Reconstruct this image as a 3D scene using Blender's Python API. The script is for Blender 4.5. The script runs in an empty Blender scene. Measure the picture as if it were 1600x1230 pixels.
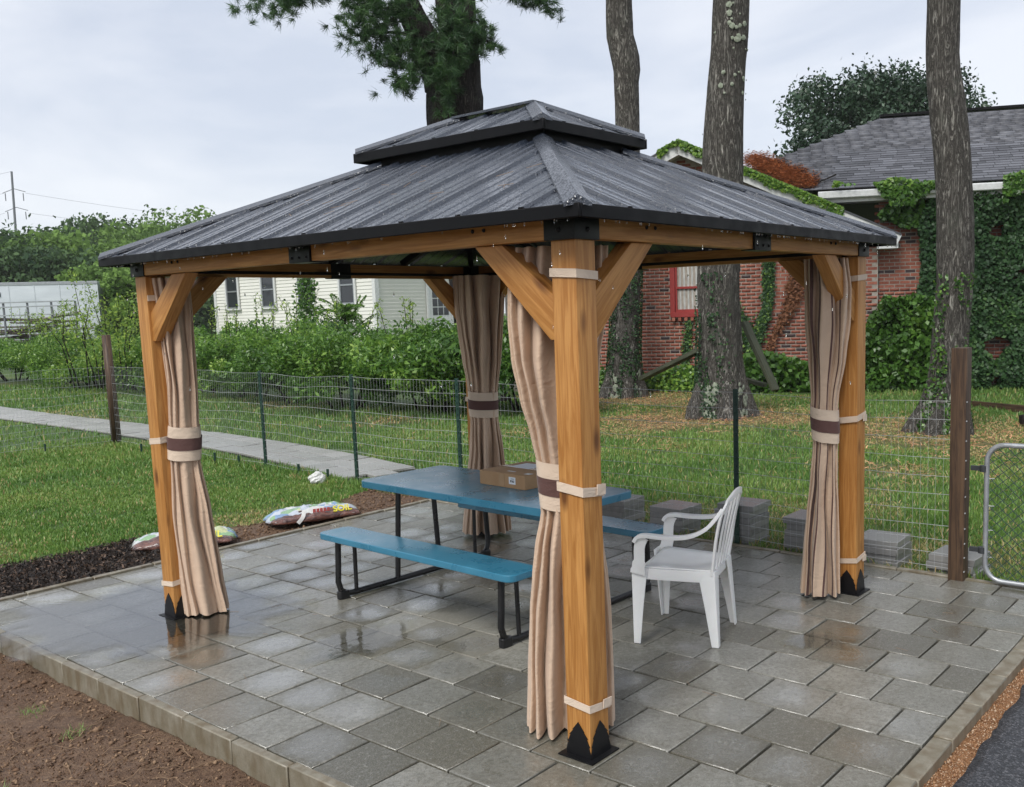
import bpy, bmesh, math, random
import numpy as np
from mathutils import Vector, Matrix
random.seed(7); RNG = np.random.default_rng(7)
S = bpy.context.scene
COL = S.collection

# ------------------------------------------------------------------ camera
CAMP = np.array([-2.905, -2.374, 1.866]); YAW, PIT, ROL = .664, -.122, -.029
FPX, SX, SY = 1487.388, 137.385, 49.335
def cam_axes():
    cy, sy, cp, sp = math.cos(YAW), math.sin(YAW), math.cos(PIT), math.sin(PIT)
    f = np.array([cy*cp, sy*cp, sp]); r = np.array([sy, -cy, 0.]); u = np.cross(r, f)
    r2 = r*math.cos(ROL) + u*math.sin(ROL); return r2, np.cross(r2, f), f
CR, CU, CF = cam_axes()
cd = bpy.data.cameras.new('camera'); cam = bpy.data.objects.new('camera', cd); COL.objects.link(cam)
M = Matrix(((CR[0], CU[0], -CF[0], CAMP[0]), (CR[1], CU[1], -CF[1], CAMP[1]), (CR[2], CU[2], -CF[2], CAMP[2]), (0, 0, 0, 1)))
cam.matrix_world = M
cd.sensor_width = 36; cd.lens = 36*FPX/1600; cd.shift_x = -SX/1600; cd.shift_y = SY/1600
cd.clip_start = .05; cd.clip_end = 2000
S.camera = cam

# ------------------------------------------------------------------ world, sun, exposure
W = bpy.data.worlds.new('World'); S.world = W; W.use_nodes = True
nt = W.node_tree; nt.nodes.clear()
def N(t, kind, **kw):
    n = t.nodes.new(kind)
    for k, v in kw.items():
        if k == 'inp':
            for a, b in v.items(): n.inputs[a].default_value = b
        else: setattr(n, k, v)
    return n
SUN_EL, SUN_AZ = math.radians(50), math.radians(192)      # direction the sun stands in (azimuth from +X)
sky = N(nt, 'ShaderNodeTexSky', sky_type='NISHITA', sun_disc=False, sun_elevation=SUN_EL, sun_rotation=math.pi/2-SUN_AZ)
bg1 = N(nt, 'ShaderNodeBackground', inp={'Strength': .10}); nt.links.new(sky.outputs[0], bg1.inputs[0])
tc = N(nt, 'ShaderNodeTexCoord'); mp = N(nt, 'ShaderNodeMapping'); mp.inputs['Scale'].default_value = (1, 1, 2.6)
nz = N(nt, 'ShaderNodeTexNoise', inp={'Scale': 2.1, 'Detail': 6, 'Roughness': .55, 'Distortion': .5})
cr = N(nt, 'ShaderNodeValToRGB'); cr.color_ramp.elements[0].position = .38; cr.color_ramp.elements[1].position = .60
cr.color_ramp.elements[0].color = (.34, .365, .42, 1); cr.color_ramp.elements[1].color = (.465, .475, .505, 1)
bg2 = N(nt, 'ShaderNodeBackground', inp={'Strength': 1.0})
mx = N(nt, 'ShaderNodeMixShader', inp={0: .88}); out = N(nt, 'ShaderNodeOutputWorld')
nt.links.new(tc.outputs['Generated'], mp.inputs[0]); nt.links.new(mp.outputs[0], nz.inputs['Vector'])
nt.links.new(nz.outputs[0], cr.inputs[0]); nt.links.new(cr.outputs[0], bg2.inputs[0])
nt.links.new(bg1.outputs[0], mx.inputs[1]); nt.links.new(bg2.outputs[0], mx.inputs[2]); nt.links.new(mx.outputs[0], out.inputs[0])
sl = bpy.data.lights.new('sun', 'SUN'); sl.energy = 1.5; sl.angle = math.radians(25); sl.color = (1, .97, .92)
so = bpy.data.objects.new('sun', sl); COL.objects.link(so)
sd = Vector((math.cos(SUN_EL)*math.cos(SUN_AZ), math.cos(SUN_EL)*math.sin(SUN_AZ), math.sin(SUN_EL)))
so.rotation_euler = sd.to_track_quat('Z', 'Y').to_euler(); so.location = (-5, 0, 20)
S.view_settings.view_transform = 'Standard'; S.view_settings.look = 'None'; S.view_settings.exposure = 1.0; S.view_settings.gamma = 1
S.view_settings.use_curve_mapping = False
S.render.engine = 'CYCLES'; S.cycles.use_denoising = True; S.cycles.volume_bounces = 2; S.cycles.max_bounces = 6; S.cycles.transparent_max_bounces = 12

# ------------------------------------------------------------------ helpers
def setp(o, label=None, cat=None, group=None, kind=None):
    if label: o['label'] = label
    if cat: o['category'] = cat
    if group: o['group'] = group
    if kind: o['kind'] = kind
    return o
def link(name, me, mat=None, parent=None, loc=None, rot=None):
    o = bpy.data.objects.new(name, me); COL.objects.link(o)
    if mat is not None and me is not None and not me.materials:
        for m in (mat if isinstance(mat, (list, tuple)) else [mat]): me.materials.append(m)
    if parent: o.parent = parent
    if loc is not None: o.location = loc
    if rot is not None: o.rotation_euler = rot
    return o
def empty(name, loc=(0, 0, 0), rz=0, **kw):
    o = bpy.data.objects.new(name, None); COL.objects.link(o); o.location = loc; o.rotation_euler = (0, 0, rz)
    o.empty_display_size = .1
    return setp(o, **kw)
def mesh(verts, faces, smooth=False, attrs=None):
    me = bpy.data.meshes.new('m'); me.from_pydata([tuple(v) for v in verts], [], [tuple(f) for f in faces])
    if smooth: me.polygons.foreach_set('use_smooth', [True]*len(me.polygons))
    me.update(); return me
def npmesh(v, f, smooth=False, attrs=None):
    """v (n,3) float, f (m,k) int with k = 3 or 4; attrs: name -> per-vertex float array"""
    v = np.asarray(v, np.float32); f = np.asarray(f, np.int32); k = f.shape[1]
    me = bpy.data.meshes.new('m'); me.vertices.add(len(v)); me.vertices.foreach_set('co', v.ravel())
    me.loops.add(f.size); me.loops.foreach_set('vertex_index', f.ravel())
    me.polygons.add(len(f)); me.polygons.foreach_set('loop_start', np.arange(0, f.size, k, dtype=np.int32))
    if smooth: me.polygons.foreach_set('use_smooth', np.ones(len(f), bool))
    me.update(calc_edges=True)
    for n, a in (attrs or {}).items():
        at = me.attributes.new(n, 'FLOAT', 'POINT'); at.data.foreach_set('value', np.asarray(a, np.float32))
    return me
class MB:
    def __init__(s): s.v = []; s.f = []
    def add(s, v, f):
        o = len(s.v); s.v += [tuple(p) for p in v]; s.f += [tuple(i+o for i in q) for q in f]; return s
    def box(s, c, d, rot=None):
        c = Vector(c); h = [x/2 for x in d]; vs = []
        for sx in (-1, 1):
            for sy in (-1, 1):
                for sz in (-1, 1):
                    p = Vector((sx*h[0], sy*h[1], sz*h[2]))
                    if rot is not None: p = rot @ p
                    vs.append(c+p)
        return s.add(vs, [(0, 1, 3, 2), (4, 6, 7, 5), (0, 4, 5, 1), (2, 3, 7, 6), (0, 2, 6, 4), (1, 5, 7, 3)])
    def prism(s, poly, z0, z1, ax=None):
        """poly list of 2-D points extruded along third axis; ax maps (a,b,c)->xyz"""
        ax = ax or (lambda a, b, c: (a, b, c)); n = len(poly)
        vs = [ax(a, b, z0) for a, b in poly] + [ax(a, b, z1) for a, b in poly]
        fs = [tuple(range(n))[::-1], tuple(range(n, 2*n))] + [(i, (i+1) % n, n+(i+1) % n, n+i) for i in range(n)]
        return s.add(vs, fs)
    def tube(s, pts, r, seg=8, cap=True, sq=1.0):
        pts = [Vector(p) for p in pts]; n = len(pts); rs = r if isinstance(r, (list, tuple)) else [r]*n
        t = [(pts[min(i+1, n-1)]-pts[max(i-1, 0)]).normalized() for i in range(n)]
        a = Vector((0, 0, 1)) if abs(t[0].z) < .9 else Vector((1, 0, 0)); nrm = (a - t[0]*a.dot(t[0])).normalized(); vs = []
        for i in range(n):
            nrm = (nrm - t[i]*nrm.dot(t[i])).normalized(); b = t[i].cross(nrm)
            for j in range(seg):
                q = 2*math.pi*(j+.5)/seg; vs.append(pts[i]+(nrm*math.cos(q)+b*math.sin(q)*sq)*rs[i])
        fs = [(i*seg+j, i*seg+(j+1) % seg, (i+1)*seg+(j+1) % seg, (i+1)*seg+j) for i in range(n-1) for j in range(seg)]
        if cap: fs += [tuple(range(seg))[::-1], tuple((n-1)*seg+j for j in range(seg))]
        return s.add(vs, fs)
    def build(s, name, mat, parent=None, loc=None, rot=None, smooth=False, bevel=0, seg=2):
        me = mesh(s.v, s.f)
        bm = bmesh.new(); bm.from_mesh(me); bmesh.ops.recalc_face_normals(bm, faces=bm.faces)
        if bevel: bmesh.ops.bevel(bm, geom=[e for e in bm.edges if e.is_manifold and e.calc_face_angle(0) > .6], offset=bevel, segments=seg, affect='EDGES', profile=.7, clamp_overlap=True)
        bm.to_mesh(me); bm.free()
        if smooth or bevel:
            me.polygons.foreach_set('use_smooth', [True]*len(me.polygons))
            try: me.set_sharp_from_angle(angle=math.radians(38))
            except Exception: pass
        me.update(); return link(name, me, mat, parent, loc, rot)
def box(name, c, d, mat, parent=None, bevel=0, rot=None, seg=1):
    """box whose mesh is local to its centre"""
    o = MB().box((0, 0, 0), d).build(name, mat, parent, loc=c, bevel=bevel, seg=seg)
    if rot is not None: o.rotation_euler = rot
    return o
def bar(name, a, b, w, h, mat, parent=None, bevel=0, up=(0, 0, 1), rollout=None):
    """bar from a to b, local Z along its length (so wood grain runs along it)"""
    a = Vector(a); b = Vector(b); L = (b-a).length; z = (b-a).normalized(); up = Vector(up)
    x = (up - z*up.dot(z)); x = x.normalized() if x.length > 1e-4 else Vector((1, 0, 0)); y = z.cross(x)
    o = MB().box((0, 0, 0), (h, w, L)).build(name, mat, parent, bevel=bevel, seg=2)
    o.matrix_local = Matrix.Translation((a+b)/2) @ Matrix((x, y, z)).transposed().to_4x4(); return o
def hash2(ix, iy, s):
    h = (ix.astype(np.int64)*374761393 + iy.astype(np.int64)*668265263 + s*1442695041) & 0xffffffff
    h = ((h ^ (h >> 13))*1274126177) & 0xffffffff; return ((h ^ (h >> 16)) & 0xffff)/65535.
def vn(x, y, s=0):
    x = np.asarray(x, float); y = np.asarray(y, float); ix = np.floor(x); iy = np.floor(y); fx = x-ix; fy = y-iy
    fx = fx*fx*(3-2*fx); fy = fy*fy*(3-2*fy); g = lambda a, b: hash2(ix+a, iy+b, s)
    return (g(0, 0)*(1-fx)+g(1, 0)*fx)*(1-fy)+(g(0, 1)*(1-fx)+g(1, 1)*fx)*fy
def fbm(x, y, s=0, o=4):
    t = 0; a = .5; n = 0
    for i in range(o): t = t + a*vn(np.asarray(x)*2**i, np.asarray(y)*2**i, s+i*17); n += a; a *= .5
    return t/n
def sstep(a, b, x): t = np.clip((x-a)/(b-a), 0, 1); return t*t*(3-2*t)

# ------------------------------------------------------------------ materials
class Mat:
    def __init__(s, name, rough=.6, spec=.5, **kw):
        s.m = bpy.data.materials.new(name); s.m.use_nodes = True; s.t = s.m.node_tree; s.b = s.t.nodes['Principled BSDF']
        s.b.inputs['Roughness'].default_value = rough; s.b.inputs['Specular IOR Level'].default_value = spec
        for k, v in kw.items(): s.b.inputs[k.replace('_', ' ')].default_value = v
    def n(s, kind, **kw): return N(s.t, kind, **kw)
    def l(s, a, b): s.t.links.new(a, b)
    def co(s, kind='Object', scale=(1, 1, 1), rot=(0, 0, 0)):
        if kind == 'World': o = s.n('ShaderNodeNewGeometry').outputs['Position']
        else: o = s.n('ShaderNodeTexCoord').outputs[kind]
        m = s.n('ShaderNodeMapping'); m.inputs['Scale'].default_value = scale; m.inputs['Rotation'].default_value = rot
        s.l(o, m.inputs[0])
        if kind == 'Object':       # different pieces get different grain
            oi = s.n('ShaderNodeObjectInfo'); mu = s.n('ShaderNodeMath', operation='MULTIPLY', inp={1: 37.}); s.l(oi.outputs['Random'], mu.inputs[0])
            cx = s.n('ShaderNodeCombineXYZ'); s.l(mu.outputs[0], cx.inputs[0]); s.l(mu.outputs[0], cx.inputs[2]); s.l(cx.outputs[0], m.inputs['Location'])
        return m.outputs[0]
    def noise(s, vec, scale, detail=4, rough=.55, dist=0):
        n = s.n('ShaderNodeTexNoise', inp={'Scale': scale, 'Detail': detail, 'Roughness': rough, 'Distortion': dist}); s.l(vec, n.inputs['Vector']); return n.outputs[0]
    def voro(s, vec, scale, feature='F1', out='Distance', rnd=1.):
        n = s.n('ShaderNodeTexVoronoi', feature=feature, inp={'Scale': scale, 'Randomness': rnd}); s.l(vec, n.inputs['Vector']); return n.outputs[out]
    def ramp(s, fac, *st, interp='LINEAR'):
        r = s.n('ShaderNodeValToRGB'); e = r.color_ramp; e.interpolation = interp
        while len(e.elements) < len(st): e.elements.new(.5)
        for el, (p, c) in zip(e.elements, st): el.position = p; el.color = (*c, 1) if not isinstance(c, (int, float)) else (c, c, c, 1)
        s.l(fac, r.inputs[0]); return r.outputs[0]
    def mix(s, fac, a, b, blend='MIX'):
        m = s.n('ShaderNodeMix', data_type='RGBA', blend_type=blend)
        for i, v in ((0, fac), (6, a), (7, b)):
            if isinstance(v, (int, float)): m.inputs[i].default_value = v if i == 0 else (v, v, v, 1)
            elif isinstance(v, tuple): m.inputs[i].default_value = (*v, 1)
            else: s.l(v, m.inputs[i])
        return m.outputs[2]
    def math(s, op, a, b=0., c=0.):
        m = s.n('ShaderNodeMath', operation=op)
        for i, v in enumerate((a, b, c)):
            if isinstance(v, (int, float)): m.inputs[i].default_value = v
            else: s.l(v, m.inputs[i])
        return m.outputs[0]
    def rnd(s):
        a = s.n('ShaderNodeAttribute', attribute_name='rnd'); o = s.n('ShaderNodeObjectInfo')
        return s.math('FRACT', s.math('ADD', a.outputs['Fac'], o.outputs['Random']))
    def attr(s, name): return s.n('ShaderNodeAttribute', attribute_name=name).outputs['Fac']
    def color(s, c):
        if isinstance(c, tuple): s.b.inputs['Base Color'].default_value = (*c, 1)
        else: s.l(c, s.b.inputs['Base Color'])
        return s
    def rough(s, r):
        s.l(r, s.b.inputs['Roughness']); return s
    def bump(s, h, strength=.5, dist=.01, coat=False):
        b = s.n('ShaderNodeBump', inp={'Strength': strength, 'Distance': dist}); s.l(h, b.inputs['Height'])
        s.l(b.outputs[0], s.b.inputs['Normal'])
        if coat: s.l(b.outputs[0], s.b.inputs['Coat Normal'])
        return s

def wood(name, light, dark, rough=.55, knots=True, scale=1., coat=0.):
    m = Mat(name, rough, .4); v = m.co('Object', (9*scale, 9*scale, .55*scale)); v2 = m.co('Object', (1, 1, .12))
    g = m.noise(v, 5, 6, .6, .8); fine = m.noise(m.co('Object', (60, 60, 1.6)), 6, 4, .6)
    c = m.ramp(g, (.38, dark), (.5, tuple((a+b)/2 for a, b in zip(light, dark))), (.60, light))
    c = m.mix(m.math('MULTIPLY', fine, .5), c, tuple(x*.55 for x in dark), 'MIX')
    big = m.noise(m.co('World', (1, 1, 1)), 1.7, 2); c = m.mix(m.ramp(big, (.35, 0.), (.75, .35)), c, tuple(x*.8 for x in dark))
    if knots:
        kd = m.voro(m.co('Object', (7, 7, 2.6)), 1.0); k = m.ramp(kd, (.07, 1.), (.20, 0.)); c = m.mix(m.math('MULTIPLY', k, 1.), c, (dark[0]*.35, dark[1]*.3, dark[2]*.3))
    m.color(c); m.bump(fine, .12, .004); m.b.inputs['Coat Weight'].default_value = coat; m.b.inputs['Coat Roughness'].default_value = .3
    return m.m
M_cedar = wood('cedar', (.63, .315, .092), (.40, .165, .034), coat=.10)
M_darkpost = wood('dark_stained_wood', (.13, .075, .040), (.040, .022, .013), rough=.65, knots=False, coat=.1)
M_oldwood = wood('weathered_green_timber', (.10, .11, .07), (.04, .045, .028), rough=.8, knots=False)

def fabric(name, c):
    m = Mat(name, .85, .2); n = m.noise(m.co('Object'), 3.5, 3); f = m.noise(m.co('Object', (1, 1, .5)), 180, 2)
    m.color(m.mix(m.ramp(n, (.3, 0.), (.7, 1.)), tuple(x*.86 for x in c), c))
    cr1 = m.noise(m.co('Object', (1, 1, 1.6)), 7, 4, .55, 2.2); h = m.math('ADD', m.math('MULTIPLY', f, .12), cr1); m.bump(h, .5, .014)
    m.b.inputs['Sheen Weight'].default_value = .15; return m.m
M_tan = fabric('tan_fabric', (.60, .445, .325)); M_tan2 = fabric('pale_tan_webbing', (.68, .55, .43)); M_brown = fabric('brown_fabric', (.115, .062, .055))

def metal(name, c, rough=.4, metallic=0., bumpy=0, coat=0, spec=.5):
    m = Mat(name, rough, spec, Metallic=metallic); n = m.noise(m.co('Object'), 14, 4)
    m.color(m.mix(m.ramp(n, (.3, 0.), (.7, 1.)), tuple(x*.8 for x in c), c)); m.rough(m.ramp(n, (.3, rough*.75), (.75, min(1, rough*1.25))))
    if bumpy: m.bump(n, .2, bumpy)
    m.b.inputs['Coat Weight'].default_value = coat; return m.m
M_black = metal('black_powder_coat', (.008, .008, .009), .42, spec=.25); M_tube = metal('black_tube', (.010, .010, .011), .33)
M_galv = metal('galvanized_steel', (.42, .44, .46), .42, .6); M_wire = metal('galvanized_wire', (.48, .50, .51), .5, .2)
M_greenpost = metal('dark_green_post', (.012, .045, .032), .5); M_greenwire = metal('green_vinyl_wire', (.03, .06, .05), .5)
M_white = metal('white_trim', (.72, .73, .72), .5); M_redframe = metal('red_window_paint', (.30, .032, .028), .5)
M_hingedark = metal('hinge_metal', (.06, .065, .07), .5, .5)

# wet corrugated roofing sheet with drops standing on it
m = Mat('wet_roof_metal', .36, .32); P = m.co('World')
d = m.voro(P, 52); drops = m.ramp(d, (.10, 1.), (.36, 0.)); d2 = m.voro(P, 150); drops2 = m.ramp(d2, (.1, 1.), (.4, 0.))
n1 = m.noise(P, 2.2, 4); n2 = m.noise(P, 45, 3)
m.color(m.mix(m.ramp(n1, (.3, 0.), (.7, 1.)), (.013, .018, .029), (.022, .030, .046)))
m.rough(m.mix(m.math('MULTIPLY', drops, .9), m.ramp(n2, (.3, .34), (.7, .46)), .20))
m.bump(m.math('ADD', drops, m.math('MULTIPLY', drops2, .5)), .55, .006, True); m.b.inputs['Coat Weight'].default_value = 1.; m.b.inputs['Coat Roughness'].default_value = .16; m.b.inputs['Coat IOR'].default_value = 1.6
M_roof = m.m
M_roofdark = metal('roof_trim', (.006, .006, .007), .5, spec=.15)

# wet concrete paver
m = Mat('wet_concrete_paver', .4, .25); P = m.co('World')
oi = m.n('ShaderNodeObjectInfo').outputs['Random']
big = m.noise(P, 1.3, 4, .55); mid = m.noise(P, 6, 5, .65, .3); fine = m.noise(P, 150, 3, .7); grit = m.noise(P, 380, 2, .7)
base = m.ramp(oi, (0., (.06, .056, .040)), (.12, (.095, .09, .066)), (.20, (.165, .16, .13)), (.5, (.215, .213, .185)), (.80, (.285, .28, .245)), (.88, (.15, .14, .104)), (1., (.065, .06, .042)))
base = m.mix(m.ramp(mid, (.38, .0), (.66, .5)), base, (.085, .076, .05)); base = m.mix(m.ramp(fine, (.38, 0.), (.68, .5)), base, (.30, .29, .255))
base = m.mix(m.ramp(grit, (.52, 0.), (.66, .8)), base, (.045, .042, .033))
blot = m.noise(P, 42, 4, .7, .5); base = m.mix(m.ramp(blot, (.36, .55), (.52, 0.)), base, (.09, .084, .06)); base = m.mix(m.ramp(blot, (.56, 0.), (.72, .5)), base, (.33, .32, .28)); sp = m.voro(P, 80); base = m.mix(m.ramp(sp, (.05, .7), (.09, 0.)), base, (.48, .46, .42))
# shelter: 1 under the roof, 0 in the rain, with a ragged drip line
sx = m.n('ShaderNodeSeparateXYZ'); m.l(m.n('ShaderNodeNewGeometry').outputs['Position'], sx.inputs[0])
ex = m.math('ABSOLUTE', m.math('SUBTRACT', sx.outputs[0], 1.35)); ey = m.math('ABSOLUTE', m.math('SUBTRACT', sx.outputs[1], 1.35))
edge = m.math('ADD', m.math('MAXIMUM', m.math('MULTIPLY', ex, .82), m.math('MULTIPLY', ey, .86)), m.math('MULTIPLY', m.math('SUBTRACT', big, .5), 1.5))
shel = m.ramp(edge, (.62, 1.), (1.12, 0.))
dry = m.math('MULTIPLY', m.ramp(m.noise(P, 1.7, 3, .55, .5), (.50, 0.), (.535, 1.)), m.ramp(shel, (.2, 0.), (.8, 1.)))
base = m.mix(m.math('MULTIPLY', dry, .28), base, (.36, .345, .30)); m.color(base)
oc = m.n('ShaderNodeTexCoord').outputs['Object']; ln = m.n('ShaderNodeVectorMath', operation='LENGTH'); m.l(oc, ln.inputs[0])
r2 = m.math('FRACT', m.math('MULTIPLY', oi, 17.3)); rad = m.math('ADD', ln.outputs['Value'], m.math('MULTIPLY', m.math('SUBTRACT', m.noise(P, 9, 3), .5), .16))
pool = m.math('MULTIPLY', m.ramp(rad, (.07, 1.), (.165, 0.)), m.ramp(m.math('ADD', r2, m.math('MULTIPLY', shel, -.30)), (.28, 0.), (.45, 1.)))
wetm = m.math('SUBTRACT', 1., m.math('MULTIPLY', shel, .80))
m.rough(m.ramp(pool, (0., .52), (1., .22)))
m.l(m.math('MINIMUM', 1., m.math('ADD', m.math('MULTIPLY', wetm, m.ramp(big, (.35, .55), (.6, .9))), pool)), m.b.inputs['Coat Weight']); m.b.inputs['Coat IOR'].default_value = 1.75
m.l(m.math('ADD', m.math('ADD', m.ramp(mid, (.3, .07), (.7, .17)), m.math('MULTIPLY', shel, .22)), m.math('MULTIPLY', pool, -.08)), m.b.inputs['Coat Roughness'])
rip = m.noise(P, 30, 4, .7, .8); pock = m.ramp(m.voro(P, 60), (.10, 0.), (.32, 1.))
hb = m.math('ADD', m.math('ADD', m.math('MULTIPLY', rip, .9), m.math('MULTIPLY', fine, .35)), m.math('MULTIPLY', pock, .16))
calm = m.math('SUBTRACT', 1., m.math('MULTIPLY', pool, .55)); bb = m.n('ShaderNodeBump', inp={'Distance': .006}); m.l(hb, bb.inputs['Height']); m.l(m.math('MULTIPLY', calm, .55), bb.inputs['Strength']); m.l(bb.outputs[0], m.b.inputs['Normal']); m.l(bb.outputs[0], m.b.inputs['Coat Normal'])
M_paver = m.m
m = Mat('kerb_concrete', .55, .5); P = m.co('World'); n = m.noise(P, 9, 5, .6); f = m.noise(P, 190, 2)
c = m.mix(m.ramp(n, (.3, 0.), (.7, 1.)), (.17, .15, .10), (.28, .255, .20)); st = m.noise(m.co('World', (5, 5, 1.5)), 3, 4)
c = m.mix(m.ramp(st, (.42, 0.), (.65, .8)), c, (.13, .095, .05)); m.color(m.mix(m.ramp(f, (.4, 0.), (.8, .4)), c, (.08, .075, .06))); m.bump(m.math('ADD', n, m.math('MULTIPLY', f, .3)), .4, .006)
m.b.inputs['Coat Weight'].default_value = .35; m.b.inputs['Coat Roughness'].default_value = .3; M_kerb = m.m
m = Mat('pale_path_paver', .45, .5); P = m.co('World'); n = m.noise(P, 3, 4); c = m.ramp(m.rnd(), (0., (.26, .255, .235)), (1., (.37, .36, .34))); m.color(m.mix(m.ramp(n, (.3, 0.), (.7, .4)), c, (.28, .265, .24)))
m.bump(m.noise(P, 60, 3), .3, .004); m.b.inputs['Coat Weight'].default_value = .6; m.b.inputs['Coat Roughness'].default_value = .25; M_path = m.m
m = Mat('stacked_concrete', .5, .5); P = m.co('World'); n = m.noise(P, 22, 4, .65); f = m.noise(P, 120, 2); c = m.ramp(m.rnd(), (0., (.14, .14, .14)), (1., (.26, .26, .25)))
m.color(m.mix(m.ramp(n, (.35, 0.), (.7, .7)), c, (.26, .255, .245))); m.bump(m.math('ADD', n, f), .5, .006); m.b.inputs['Coat Weight'].default_value = .8; m.b.inputs['Coat Roughness'].default_value = .15; M_stack = m.m
# standing water: what is below shows through, the sky mirrors by angle
m = bpy.data.materials.new('puddle_water'); m.use_nodes = True; t = m.node_tree; t.nodes.clear()
fr = N(t, 'ShaderNodeFresnel', inp={'IOR': 3.2}); gl = N(t, 'ShaderNodeBsdfGlossy', inp={'Roughness': .035, 'Color': (1, 1, 1, 1)}); tr = N(t, 'ShaderNodeBsdfTransparent', inp={'Color': (.97, .97, .95, 1)})
ge = N(t, 'ShaderNodeNewGeometry'); nn = N(t, 'ShaderNodeTexNoise', inp={'Scale': 16., 'Detail': 3}); t.links.new(ge.outputs['Position'], nn.inputs['Vector'])
bp = N(t, 'ShaderNodeBump', inp={'Strength': .16, 'Distance': .008}); t.links.new(nn.outputs[0], bp.inputs['Height'])
for q in (fr, gl): t.links.new(bp.outputs[0], q.inputs['Normal'])
ea = N(t, 'ShaderNodeAttribute', attribute_name='depth'); em = N(t, 'ShaderNodeMath', operation='MULTIPLY'); t.links.new(fr.outputs[0], em.inputs[0]); t.links.new(ea.outputs['Fac'], em.inputs[1]); ms = N(t, 'ShaderNodeMixShader'); oo = N(t, 'ShaderNodeOutputMaterial'); t.links.new(em.outputs[0], ms.inputs[0]); t.links.new(tr.outputs[0], ms.inputs[1]); t.links.new(gl.outputs[0], ms.inputs[2]); t.links.new(ms.outputs[0], oo.inputs[0]); M_water = m

# ground: grass turf with soil, mulch and gravel where the vertex masks say so
def straw_mask(x, y):
    n = fbm(x*.55, y*.55, 5); d = np.minimum(np.minimum(np.hypot(x-11.1, y-6.), np.hypot(x-10.7, y-2.1)), np.hypot(x-13.4, y-9.8))
    right = sstep(6.5, 8.8, x)*sstep(13, 10, x)*sstep(11, 8, y)
    return np.clip(sstep(.60, .76, n)*.5 + sstep(2.6, .8, d)*.7 + right*sstep(.50, .68, fbm(x*.8, y*.8, 9))*.55, 0, 1)
m = Mat('ground', .85, .3); P = m.co('World'); n = m.noise(P, 1.3, 5); f = m.noise(P, 30, 4, .7); ff = m.noise(P, 120, 3, .7)
g = m.ramp(n, (.3, (.055, .12, .022)), (.55, (.095, .17, .034)), (.75, (.15, .19, .048))); g = m.mix(m.ramp(f, (.35, 0.), (.7, .6)), g, (.018, .03, .008))
g = m.mix(m.math('MULTIPLY', m.attr('straw'), .85), g, m.ramp(f, (.3, (.11, .085, .04)), (.7, (.27, .21, .095))))
g = m.mix(m.attr('dirt'), g, m.ramp(m.math('ADD', m.math('MULTIPLY', f, .6), m.math('MULTIPLY', n, .4)), (.3, (.07, .040, .025)), (.5, (.165, .10, .062)), (.7, (.28, .185, .115))))
g = m.mix(m.attr('mulch'), g, m.ramp(f, (.35, (.010, .008, .006)), (.7, (.055, .036, .026))))
g = m.mix(m.attr('sand'), g, m.ramp(ff, (.3, (.13, .055, .02)), (.5, (.30, .14, .055)), (.72, (.46, .27, .14)))); m.color(g)
m.bump(m.math('ADD', f, m.math('MULTIPLY', ff, .5)), .9, .03); m.b.inputs['Coat Weight'].default_value = .12; m.b.inputs['Coat Roughness'].default_value = .35; M_ground = m.m
m = Mat('wet_asphalt', .55, .5); P = m.co('World'); d = m.voro(P, 130, out='Color'); bw = m.ramp(d, (.2, (.010, .011, .014)), (.6, (.035, .038, .046)), (.9, (.13, .13, .14)))
m.color(bw); m.bump(m.math('ADD', m.voro(P, 130), m.noise(P, 60, 3)), .9, .008); m.b.inputs['Coat Weight'].default_value = .3; m.b.inputs['Coat Roughness'].default_value = .25; M_asph = m.m
m = Mat('soil_clod', .9, .3); r = m.rnd(); m.color(m.ramp(r, (0., (.06, .034, .021)), (.6, (.16, .095, .058)), (1., (.30, .20, .125)))); m.bump(m.noise(m.co('World'), 90, 3), .6, .008); M_clod = m.m
m = Mat('black_mulch_chip', .6, .4); m.color(m.ramp(m.rnd(), (0., (.008, .006, .005)), (.7, (.035, .024, .018)), (1., (.17, .11, .075)))); M_chip = m.m
m = Mat('gravel_grain', .6, .5); m.color(m.ramp(m.rnd(), (0., (.16, .065, .025)), (.6, (.36, .19, .09)), (1., (.55, .42, .30)))); M_grain = m.m
m = Mat('root_fibre', .8, .3); m.color((.24, .16, .10)); M_root = m.m

def leafmat(name, stops, trans=.25, rough=.45, spec=.5):
    m = Mat(name, rough, spec); r = m.attr('rnd'); c = m.ramp(r, *stops); m.color(c)
    tn = m.n('ShaderNodeBsdfTranslucent'); m.l(c, tn.inputs[0]); x = m.n('ShaderNodeMixShader', inp={0: trans}); m.l(m.b.outputs[0], x.inputs[1]); m.l(tn.outputs[0], x.inputs[2])
    o = [q for q in m.t.nodes if q.type == 'OUTPUT_MATERIAL'][0]; m.l(x.outputs[0], o.inputs[0]); return m.m
M_grass = leafmat('grass_blade', [(0., (.062, .140, .026)), (.35, (.125, .245, .048)), (.64, (.24, .35, .080)), (.72, (.36, .33, .12)), (1., (.50, .38, .18))], .3)
M_hedge = leafmat('hedge_leaf', [(0., (.028, .075, .016)), (.4, (.085, .19, .034)), (.75, (.20, .36, .055)), (1., (.40, .55, .12))], .40, .35)
M_lime = leafmat('young_shoot_leaf', [(0., (.10, .20, .03)), (1., (.40, .54, .09))], .4)
M_ivy = leafmat('ivy_leaf', [(0., (.016, .042, .018)), (.6, (.04, .095, .030)), (.9, (.10, .19, .045)), (1., (.22, .34, .06))], .12, .5, .35)
M_ivyl = leafmat('creeper_leaf', [(0., (.03, .08, .02)), (.5, (.10, .22, .035)), (1., (.28, .44, .07))], .3, .35)
M_dead = leafmat('dead_creeper', [(0., (.12, .045, .02)), (1., (.30, .13, .06))], .2, .7)
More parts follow.
